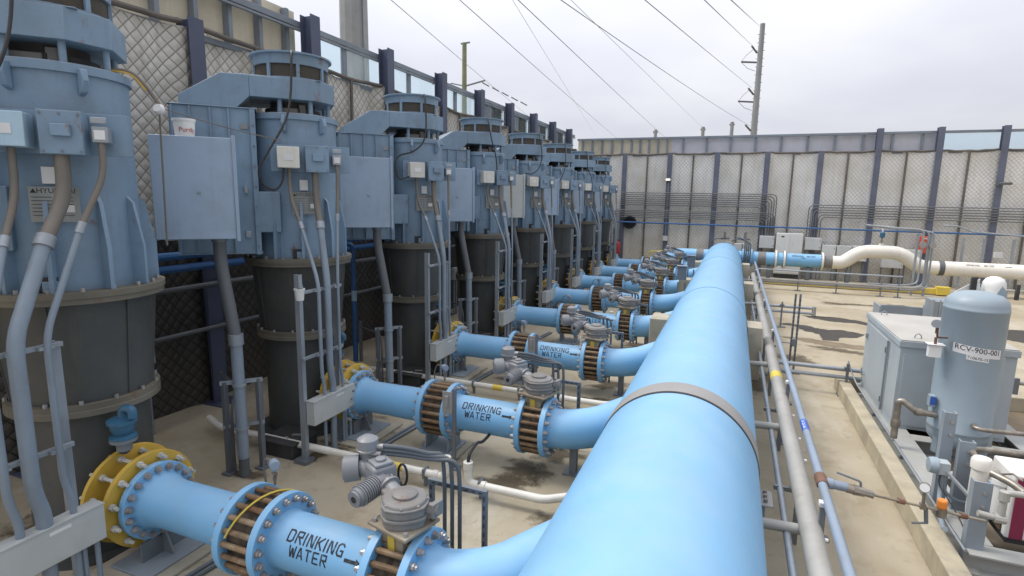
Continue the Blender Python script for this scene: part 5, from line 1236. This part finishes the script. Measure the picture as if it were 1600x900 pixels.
# blue header at the end of the main, on to the white gooseneck
PYB = 30.7
t = root('header_pipe', (0, 0, 0), 'blue drinking water header crossing behind the end of the main pipe', 'pipe')
HZ = 1.20
MB().tube(fillet([(-2.95, 28.6, 1.0), (-2.95, PYB, HZ), (-1.75, PYB, HZ)], 0.7, 8), 0.33, 28).build('pipe', 'blue', t)
MB().cyl((-1.75, PYB, HZ), (-1.40, PYB, HZ), 0.345, seg=28).build('coupling', 'gear', t)
MB().cyl((-1.40, PYB, HZ), (1.20, PYB, HZ), 0.33, seg=28).build('pipe', 'blue', t)
MB().cyl((1.20, PYB, HZ), (1.56, PYB, HZ), 0.345, seg=28).build('coupling', 'gear', t)
MB().cyl((1.56, PYB, HZ), (4.05, PYB, HZ), 0.33, seg=28).build('pipe', 'blue', t)
MB().cyl((4.12, PYB, HZ), (4.55, PYB, HZ), 0.30, seg=28).build('coupling', 'gear', t)
for x, m in ((0.45, 'blue'), (0.85, 'blue'), (1.98, 'cream'), (2.36, 'cream'), (4.03, 'cream')):
    b = MB().lathe([(0.30, 0), (0.44, 0), (0.44, 0.08), (0.30, 0.08)], (x, PYB, HZ), (1, 0, 0), 32, closed=True); b.mi = 1
    for kk in range(16):
        a = 2*math.pi*kk/16
        for sx in (-0.03, 0.08): b.cyl((x+sx, PYB+0.38*math.cos(a), HZ+0.38*math.sin(a)), (x+sx+0.035, PYB+0.38*math.cos(a), HZ+0.38*math.sin(a)), 0.024, seg=6)
    b.build('flange', [m, 'strut'], t)
b = MB(); stencil(b, 'DRINKING', lambda x, y: (3.22-0.24+x, PYB-math.cos(0.62+y/0.333)*0.333, HZ+math.sin(0.62+y/0.333)*0.333), 0.085); b.build('stencil_word', 'ink', t)
b = MB(); stencil(b, 'WATER', lambda x, y: (3.22+0.34+x, PYB-math.cos(0.62+y/0.333)*0.333, HZ+math.sin(0.62+y/0.333)*0.333), 0.085); b.build('stencil_word', 'ink', t)
b = MB()
b.poly([(3.12, PYB-math.cos(0.42)*0.334, HZ+math.sin(0.42)*0.334), (3.32, PYB-math.cos(0.42)*0.334, HZ+math.sin(0.42)*0.334), (3.32, PYB-math.cos(0.50)*0.334, HZ+math.sin(0.50)*0.334), (3.12, PYB-math.cos(0.50)*0.334, HZ+math.sin(0.50)*0.334)])
b.build('stencil_arrow', 'ink', t)
for x in (-1.0, 1.75, 3.5): MB().box((x, PYB, 0.43), (0.18, 0.3, 0.86)).build('support', 'strut', t)
t = root('gooseneck_pipe', (0, 0, 0), 'cream drinking water pipe rising in a gooseneck and running off to the right', 'pipe')
MB().tube(fillet([(4.50, PYB, 1.19), (4.95, PYB, 1.19), (5.65, PYB, 1.79), (7.25, PYB, 1.79), (8.0, PYB, 1.17), (8.75, PYB, 1.17)], 0.45, 8), 0.31, 32).build('pipe', 'cream', t, sharp=60)
MB().cyl((8.75, PYB, 1.17), (8.95, PYB, 1.17), 0.34, seg=28).build('coupling', 'conduit_dark', t)
MB().cyl((8.95, PYB, 1.17), (16, PYB, 1.17), 0.325, seg=32).build('pipe', 'cream', t)
b = MB(); stencil(b, 'DRINKING', lambda x, y: (10.2-0.24+x, PYB-math.cos(0.62+y/0.328)*0.328, 1.17+math.sin(0.62+y/0.328)*0.328), 0.085); b.build('stencil_word', 'ink', t)
b = MB(); stencil(b, 'WATER', lambda x, y: (10.2+0.34+x, PYB-math.cos(0.62+y/0.328)*0.328, 1.17+math.sin(0.62+y/0.328)*0.328), 0.085); b.build('stencil_word', 'ink', t)
b = MB()
b.poly([(11.1, PYB-math.cos(0.66)*0.329, 1.17+math.sin(0.66)*0.329), (11.35, PYB-math.cos(0.66)*0.329, 1.17+math.sin(0.66)*0.329), (11.35, PYB-math.cos(0.74)*0.329, 1.17+math.sin(0.74)*0.329), (11.1, PYB-math.cos(0.74)*0.329, 1.17+math.sin(0.74)*0.329)])
b.build('stencil_arrow', 'ink', t)
for x in (5.2, 7.9, 10.2, 12.4): MB().box((x, PYB, 0.42), (0.16, 0.3, 0.84)).build('support', 'strut', t)
t = root('air_valve', (6.45, PYB, 2.08), 'small blue air valve on top of the cream gooseneck pipe', 'valve')
MB().cyl((0, 0, -0.05), (0, 0, 0.10), 0.10, seg=16).build('saddle_fitting', 'cream', t); MB().cyl((0, 0, 0.10), (0, 0, 0.36), 0.035, seg=10).cyl((-0.06, 0, 0.24), (0.06, 0, 0.24), 0.03, seg=8).build('riser', 'brass', t)
MB().lathe([(0.05, 0.36), (0.11, 0.42), (0.11, 0.60), (0.05, 0.66)], seg=16).build('valve_body', 'fitblue', t); MB().cyl((0, 0, 0.66), (0, 0, 0.80), 0.04, seg=10).build('vent_cap', 'label', t)

# equipment boxes along the back wall
YB = 33.1
t = root('control_cabinet', (2.75, YB, 0), 'tall white double-door control cabinet at the back wall', 'cabinet')
MB().box((0, 0, 1.32), (1.26, 0.5, 2.16)).build('body', 'white', t, bev=0.008)
for sx in (-1, 1):
    d = MB().box((sx*0.312, -0.262, 1.34), (0.61, 0.02, 2.08)).build('door', 'white', t, bev=0.006); MB().box((sx*0.06, -0.28, 1.15), (0.025, 0.03, 0.14)).build('handle', 'strut', d)
MB().box((-0.33, -0.275, 2.22), (0.14, 0.006, 0.07)).build('vent', 'dark', t); MB().box((0, 0, 0.12), (1.2, 0.44, 0.24)).build('plinth', 'dark', t)
def ebox(x0, x1, z0, z1, label, m='box_light'):
    t = root('electrical_box', ((x0+x1)/2, YB, 0), label, 'electrical box', 'grey electrical boxes along the back wall')
    w = x1-x0; MB().box((0, 0, (z0+z1)/2), (w, 0.34, z1-z0)).build('box_body', m, t, bev=0.008)
    MB().box((0, -0.178, (z0+z1)/2), (w-0.04, 0.014, z1-z0-0.04)).build('box_door', m, t, bev=0.005)
    MB().box((w/2-0.07, -0.19, z0+0.15), (0.03, 0.02, 0.05)).box((w/2-0.07, -0.19, z1-0.15), (0.03, 0.02, 0.05)).build('latch', 'strut', t)
    for sx in (-1, 1): MB().box((sx*(w/2-0.06), 0.1, z0/2+0.1), (0.06, 0.06, z0+0.2)).build('leg', 'strut', t)
ebox(1.30, 2.02, 1.56, 2.22, 'grey box left of the tall white control cabinet')
ebox(3.50, 4.25, 1.57, 2.21, 'grey box right of the tall white control cabinet, under the bent conduits')
ebox(4.30, 4.95, 1.00, 1.86, 'grey box behind the grey coupling of the blue header')
ebox(4.99, 5.66, 1.00, 1.86, 'grey box just left of the rising part of the gooseneck')
ebox(5.70, 6.35, 1.10, 1.88, 'grey box partly hidden behind the left shoulder of the gooseneck')
ebox(7.03, 7.95, 0.84, 1.42, 'wide grey box under the arch of the gooseneck')
ebox(8.0, 8.6, 1.10, 1.80, 'grey box partly hidden behind the right shoulder of the gooseneck')
ebox(0.05, 0.62, 0.9, 1.75, 'grey box half hidden beyond the end of the main pipe')
t = root('junction_box', (-3.68, WY-0.40, 0), 'small grey junction box with conduit on a post of the back wall', 'junction box')
MB().box((0, 0, 1.85), (0.26, 0.12, 0.28)).build('box_body', 'label', t, bev=0.006); MB().tube([(0, 0.03, 2.0), (0, 0.03, 5.0)], 0.03, 8).build('conduit', 'conduit', t)
t = root('wall_light', (-3.70, WY-0.42, 5.12), 'lit floodlight on a post of the back wall, left of the monopole', 'light')
lm, lt, lb_ = new_mat('lamp_lens'); lb_.inputs['Emission Color'].default_value = (1, 0.93, 0.75, 1); lb_.inputs['Emission Strength'].default_value = 0.9; lb_.inputs['Base Color'].default_value = (0.8, 0.8, 0.75, 1)
MB().box((0, 0, 0.06), (0.30, 0.22, 0.16)).build('housing', 'strut', t, bev=0.01); MB().box((0, -0.115, 0.05), (0.24, 0.02, 0.11)).build('lens', lm, t)
t = root('wall_light', (11.40, WY-0.42, 5.05), 'dark unlit wall light on a post at the right end of the back wall', 'light')
MB().box((0.18, -0.1, 0), (0.48, 0.22, 0.12)).build('housing', 'conduit_dark', t, bev=0.03); MB().box((-0.02, 0.02, 0), (0.1, 0.2, 0.2)).build('bracket', 'conduit_dark', t)
t = root('hose_port', (-5.75, WY-0.30, 2.70), 'round black opening in the quilted back wall', 'hose')
MB().lathe([(0.28, -0.25), (0.36, -0.25), (0.38, -0.2), (0.36, 0.2)], (0, 0, 0), (0, 1, 0), 30).build('collar', 'black', t); MB().lathe([(0, 0.05), (0.30, 0.05)], (0, -0.15, 0), (0, 1, 0), 24).build('inner', 'black', t)
def extinguisher(x, y, z, label, m, big):
    t = root('fire_extinguisher', (x, y, z), label, 'fire extinguisher')
    if big:
        MB().box((0, 0, 0), (0.42, 0.30, 0.86)).build('cover', m, t, bev=0.06); MB().tube([(0.15*math.cos(a), -0.16, 0.12+0.2*math.sin(a)) for a in [kk*0.45 for kk in range(12)]], 0.02, 6).build('cover_emblem', 'label', t)
    else:
        MB().lathe([(0, 0), (0.15, 0), (0.16, 0.04), (0.16, 0.55), (0.12, 0.66), (0.04, 0.72), (0.04, 0.78), (0, 0.78)], seg=20).build('cylinder', m, t); MB().box((0.05, 0, 0.80), (0.16, 0.04, 0.05)).build('handle', 'black', t)
extinguisher(-6.35, WY-0.55, 0.85, 'red fire extinguisher on the back wall near the last pump', 'red', False)
extinguisher(8.75, WY-0.5, 2.05, 'red-orange covered extinguisher behind the cream pipe', 'redorange', True)

# conduit banks on the back wall
def bank(label, runs):
    t = root('conduit_bank', (0, 0, 0), label, 'conduits')
    for p in runs: MB().tube(fillet(p, 0.28, 5), 0.028, 8).build('conduit', 'bankgrey', t)
    return t
yc = WY-0.42
runs = []
for k_ in range(7): 
    z = 4.42-0.115*k_; xe = 1.98-0.115*k_; runs.append([(-6.3, yc, z), (xe, yc, z), (xe, yc, 2.22)])
bank('upper bank of grey conduits on the back wall bending down to a box', runs)
runs = []
for k_ in range(5):
    z = 3.42-0.10*k_; xe = 1.92-0.13*k_; runs.append([(-7.2, yc-0.09, z), (xe, yc-0.09, z), (xe, yc-0.09, 2.22)])
bank('lower bank of grey conduits on the back wall, above the blue line', runs)
runs = []
for k_ in range(6):
    z = 3.90-0.125*k_; xe = 3.55+0.12*k_; runs.append([(15, yc, z), (xe, yc, z), (xe, yc, 2.22)])
bank('right bank of grey conduits on the back wall, bending down right of the cabinet', runs)
tag(MB().tube([(-6.5, yc-0.16, 2.72), (15, yc-0.16, 2.66)], 0.045, 10).build('blue_pipe', 'lineblue'), 'thin blue pipe running level along the back wall', 'pipe')
t = root('conduit_rack', (0, 0, 0), 'tall strut rack with bent conduits in front of the cream pipe', 'rack')
for x, z1 in ((7.55, 2.75), (8.0, 2.75)): MB().box((x, 29.5, z1/2), (0.08, 0.08, z1)).build('upright', 'galv', t)
for k_, x in enumerate((7.72, 7.92, 8.10)):
    MB().tube(fillet([(5.6, 29.9+0.05*k_, 3.05), (6.6, 29.6, 2.98-0.03*k_), (x, 29.42, 2.92-0.04*k_), (x, 29.42, 0.55-0.08*k_), (x-0.6, 29.2, 0.45-0.1*k_), (5.8, 29.2, 0.45-0.1*k_)], 0.22, 5), 0.04, 10).build('conduit', 'galv', t)
MB().cyl((7.72, 29.36, 2.28), (7.72, 29.30, 2.28), 0.14, seg=20).cyl((8.08, 29.36, 2.26), (8.08, 29.30, 2.26), 0.13, seg=20).build('round_cover', 'band', t)
t = root('conduit_rack', (0, 0, 0), 'row of strut uprights carrying a sloping conduit at the far right', 'rack')
for x in (10.1, 10.9, 12.0, 12.7): MB().box((x, 32.4, 1.25), (0.09, 0.09, 2.5)).build('upright', 'galv', t)
MB().tube(fillet([(9.2, 32.3, 3.05), (9.8, 32.3, 3.05), (10.3, 32.3, 2.80), (14, 32.3, 2.55)], 0.2, 4), 0.04, 8).build('conduit', 'galv', t)
MB().box((11.55, 32.6, 1.75), (0.30, 0.14, 0.26)).build('small_box', 'label', t)
# yellow guard by the header elbow
t = root('guard_rail', (0, 0, 0), 'small yellow guard rail beside the blue header elbow', 'rail')
for p in ([(-4.25, 30.9, 0), (-4.25, 30.9, 1.25), (-1.4, 31.5, 1.45)], [(-4.25, 30.9, 0.75), (-3.6, 30.9, 0.75), (-3.6, 30.9, 0)]): MB().tube(fillet(p, 0.12, 4), 0.03, 8).build('rail', 'yellow_line', t)
# instruments at the end of the main
def instr(x, label):
    t = root('instrument_stand', (x, 31.9, 0), label, 'instrument', 'instruments beyond the end of the main pipe')
    MB().box((0, 0, 0.9), (0.06, 0.06, 1.8)).box((0.3, 0, 0.9), (0.06, 0.06, 1.8)).build('upright', 'strut', t)
    MB().cyl((-0.1, -0.05, 2.05), (0.35, -0.05, 2.08), 0.06, seg=10).box((0.1, -0.05, 2.2), (0.13, 0.13, 0.20)).cyl((0.1, -0.05, 2.3), (0.1, -0.05, 2.42), 0.07, seg=12).build('actuator', 'gear', t)
    MB().tube(fillet([(0.1, -0.1, 2.1), (-0.5, -0.1, 2.0), (-0.6, -0.1, 1.6)], 0.12, 4), 0.03, 8).build('lead', 'conduit_dark', t)
    MB().box((0.35, -0.1, 1.7), (0.30, 0.14, 0.40)).build('small_box', 'box_grey', t, bev=0.006)
instr(-0.55, 'dark valve instrument peeking over the left of the main pipe end')
instr(0.45, 'dark valve instrument with grey box right of the main pipe end')
t = root('conduit_riser', (0, 0, 0), 'cluster of dark conduits rising through the blue header right of the main', 'conduits')
for k_ in range(4): MB().tube(fillet([(0.55+0.09*k_, 30.2, 0), (0.55+0.09*k_, 30.2, 2.15-0.06*k_), (0.1, 30.6, 2.25)], 0.12, 4), 0.03, 8).build('conduit', 'conduit_dark', t)
MB().box((0.68, 30.22, 0.9), (0.6, 0.06, 0.05)).build('strut', 'strut', t)
# small strut stands by the main on its left
def small_stand(i, x, y):
    t = root('panel_stand', (x, y, 0), ['grey panel stand left of the main, farther of the two', 'grey panel stand left of the main, nearer of the two'][i], 'panel', 'grey panels beside the main pipe')
    MB().box((0, 0, 1.62), (0.30, 0.12, 0.46)).build('panel', 'strut', t, bev=0.01); MB().box((0, -0.02, 1.86), (0.34, 0.24, 0.02)).build('sun_shield', 'galv', t)
    for sx in (-0.11, 0.11): MB().box((sx, 0.05, 0.65), (0.05, 0.05, 1.3)).build('leg', 'strut', t)
small_stand(0, -1.50, 23.2); small_stand(1, -1.52, 19.3)

# blue pipes and dark trays along the left wall, small wall box
for k_, (x, z, y0, y1, lb, m, r) in enumerate(((-8.85, 2.92, 4.6, 30, 'upper blue pipe running along the left wall behind the pumps', 'lineblue', 0.07), (-8.85, 2.70, 4.6, 30, 'lower blue pipe running along the left wall behind the pumps', 'lineblue', 0.07), (-8.8, 2.35, 4.6, 30, 'grey conduit along the left wall below the blue pipes', 'conduit_dark', 0.05), (-8.8, 1.55, 4.6, 30, 'dark conduit low on the left wall behind the pumps', 'conduit_dark', 0.04))):
    tag(MB().tube([(x, y0, z), (x, y1, z)], r, 10).build('wall_pipe', m), lb, 'pipe')
for i in range(1, 6):
    t = root('wall_box', (-8.75, LY[i]-1.55, 0), ['', 'small grey box on the left wall between the first two pumps', 'small grey box on the left wall between the second and third pumps', 'small grey box on the left wall between the third and fourth pumps', 'small grey box on the left wall between the fourth and fifth pumps', 'small grey box on the left wall between the fifth and sixth pumps'][i], 'junction box', 'small boxes on the left wall')
    MB().box((0, 0, 1.42), (0.16, 0.36, 0.40)).build('box_body', 'box_grey', t, bev=0.006)
    for dy in (-0.08, 0.08): MB().tube([(0.0, dy, 1.22), (0.0, dy, 0.0)], 0.03, 8).build('conduit', 'conduit', t)
t = root('blue_riser', (-8.35, LY[2]-0.25, 0), 'vertical dark blue pipe standing between the second and third pumps', 'pipe')
MB().tube(fillet([(0, 0, 0), (0, 0, 2.85), (-0.5, 0, 2.85)], 0.12, 4), 0.06, 12).build('pipe', 'lineblue', t); MB().cyl((0, 0, 1.5), (0, 0, 1.75), 0.065, seg=12).build('pale_tag', 'pump_pale', t)
MB().box((0.12, 0.05, 0.5), (0.06, 0.06, 1.0)).build('stay', 'strut', t)
# temperature probe cable with a round head between the first two pumps
t = root('cable_fitting', local2(0, 0.88, 0.15, 0), 'cable with round fitting sagging from the nearest pump to the next', 'cable')
def cf(dx, dy, z): return (dx, dy, z)
MB().tube(fillet([(-0.45, -0.40, 5.24), (-0.10, -0.12, 5.28), (0.0, -0.02, 5.12), (0.07, 0.05, 4.95)], 0.15, 5), 0.020, 8).build('cable_bundle', 'flex', t)
MB().tube(fillet([(-0.30, -0.30, 5.26), (-0.08, -0.12, 5.25), (0.0, -0.03, 5.08)], 0.15, 5), 0.010, 8).build('yellow_lead', 'yellow', t)
MB().lathe([(0, 0), (0.045, 0.0), (0.058, 0.04), (0.045, 0.08), (0, 0.08)], (0.07, 0.08, 4.88), (0.3, -0.9, 0.3), 16).build('round_head', 'label', t)
MB().tube([(0.07, 0.05, 4.88), (0.05, 0.03, 3.4)], 0.010, 8).build('drop_cable', 'seam', t)
MB().tube(fillet([(0.10, 0.08, 4.9), (0.6, 0.5, 4.72), (1.0, 0.85, 4.62)], 0.3, 4), 0.006, 6).build('cable_tail', 'seam', t)

# ================================================================== POLES AND WIRES beyond the walls
t = root('transmission_pole', (-16.0, 21.3, 0), 'thick grey steel transmission pole behind the left wall', 'pole')
MB().lathe([(0.66, 0), (0.50, 30)], seg=12).build('shaft', 'pole', t, sharp=10)
MB().box((0.62, -0.1, 8.0), (0.05, 0.12, 16)).build('cable_strap', 'galv', t)
t = root('utility_pole', (-20, 40, 0), 'slim green-brown utility pole with a cross arm behind the left wall', 'pole')
MB().lathe([(0.24, 0), (0.17, 15.5)], seg=14).build('shaft', 'wood', t)
MB().bar((-0.1, -0.1, 12.3), (1.6, 0.3, 12.75), 0.10).bar((-1.0, 0.0, 12.6), (0.1, 0, 12.35), 0.08).build('cross_arm', 'strut', t)
MB().bar((-0.3, 0, 15.45), (0.45, 0, 15.5), 0.10).build('top_pin', 'strut', t)
b = MB()
for k_ in range(5): b.bar((1.5+0.55*k_, 0.6*k_, 12.55-0.28*k_), (1.9+0.55*k_, 0.6*k_+0.4, 12.32-0.28*k_), 0.07)
for k_ in range(3): b.bar((-1.0-0.7*k_, 0, 12.65+0.05*k_), (-1.4-0.7*k_, 0, 12.55+0.05*k_), 0.06)
b.build('insulator', 'strut', t)
t = root('monopole', (1.2, 70, 0), 'tall grey steel monopole with dark arms beyond the back wall', 'pole')
MB().lathe([(0.44, 0), (0.26, 23.2)], seg=14).build('shaft', 'pole', t)
b = MB()
for k_ in range(26): b.box((0, 0, 11.6+0.42*k_), (0.85 if k_ % 2 else 0.62, 0.05, 0.05))
b.build('climbing_pegs', 'strut', t)
for z in (19.2, 15.0): MB().bar((-0.3, 0, z), (-1.9, -0.2, z+0.12), 0.16).build('arm', 'conduit_dark', t)
for z in (20.4, 16.0, 12.1): MB().bar((-0.35, 0, z-0.2), (-0.95, -1, z+0.35), 0.14).build('insulator', 'conduit_dark', t)
for z in (19.2, 15.0): MB().tube([(-0.7, -0.6, z+1.3), (-1.4, -0.6, z+0.7), (-1.9, -0.3, z+0.1), (-1.2, -0.2, z-0.6), (-0.4, 0, z-0.9)], 0.03, 6).build('jumper_wire', 'wire', t)
for x, y, z, lb in ((-8.5, 62, 11.35, 'short grey pole top over the plywood part of the back wall'), (-3.75, 62, 11.5, 'short grey pole top behind the back wall, middle of three'), (-1.0, 62, 11.9, 'short grey pole top behind the back wall, nearest the monopole')):
    t = root('pole_top', (x-1.3 if False else x, y, 0), lb, 'pole'); MB().cyl((0, 0, 0), (0, 0, z), 0.22, 0.17, seg=12).build('shaft', 'pole', t); MB().box((0, 0, z-0.25), (0.5, 0.2, 0.16)).build('cap', 'pole', t)
def wire(a, b_, lb, sag=0.6, r=0.015, over=0.35):
    a, b_ = Vector(a), Vector(b_); s = a-(b_-a)*over; pts = []
    for k_ in range(25):
        u = k_/24; p = s.lerp(b_, u); pts.append(p-Vector((0, 0, sag*4*u*(1-u)*0.25)))
    tag(MB().tube(pts, r, 6).build('power_line', 'wire'), lb, 'power line', 'power lines crossing the sky')
wire((-0.5, 18, 9.6), (0.9, 70, 23.0), 'power line reaching the very top of the monopole', 0.1)
wire((-1.3, 18, 9.75), (0.5, 69, 20.6), 'power line reaching the monopole just below its top', 0.1)
wire((-3.0, 18, 9.95), (0.7, 69, 16.3), 'power line reaching the middle of the monopole', 0.2)
wire((-5.6, 18, 10.4), (0.8, 69, 12.3), 'power line sagging to the foot of the monopole', 1.2)
wire((-7.0, 18, 10.35), (-9.6, 80, 12.4), 'power line dropping behind the back wall left of the monopole', 0.4)
wire((-9.2, 18, 10.65), (-16.1, 80, 12.4), 'power line dropping behind the back wall above the last pumps', 0.4)
wire((-12, 18, 11.0), (-29, 80, 15.6), 'power line passing the slim utility pole towards the wall', 0.4)
wire((-7.3, 18, 10.45), (-19.3, 80, 13.0), 'thin power line descending steeply near the middle of the sky', 0.2, 0.008)
wire((-5.2, 18, 10.1), (-3.75, 62, 11.4), 'thin power line ending at the middle short pole top', 0.2, 0.008)
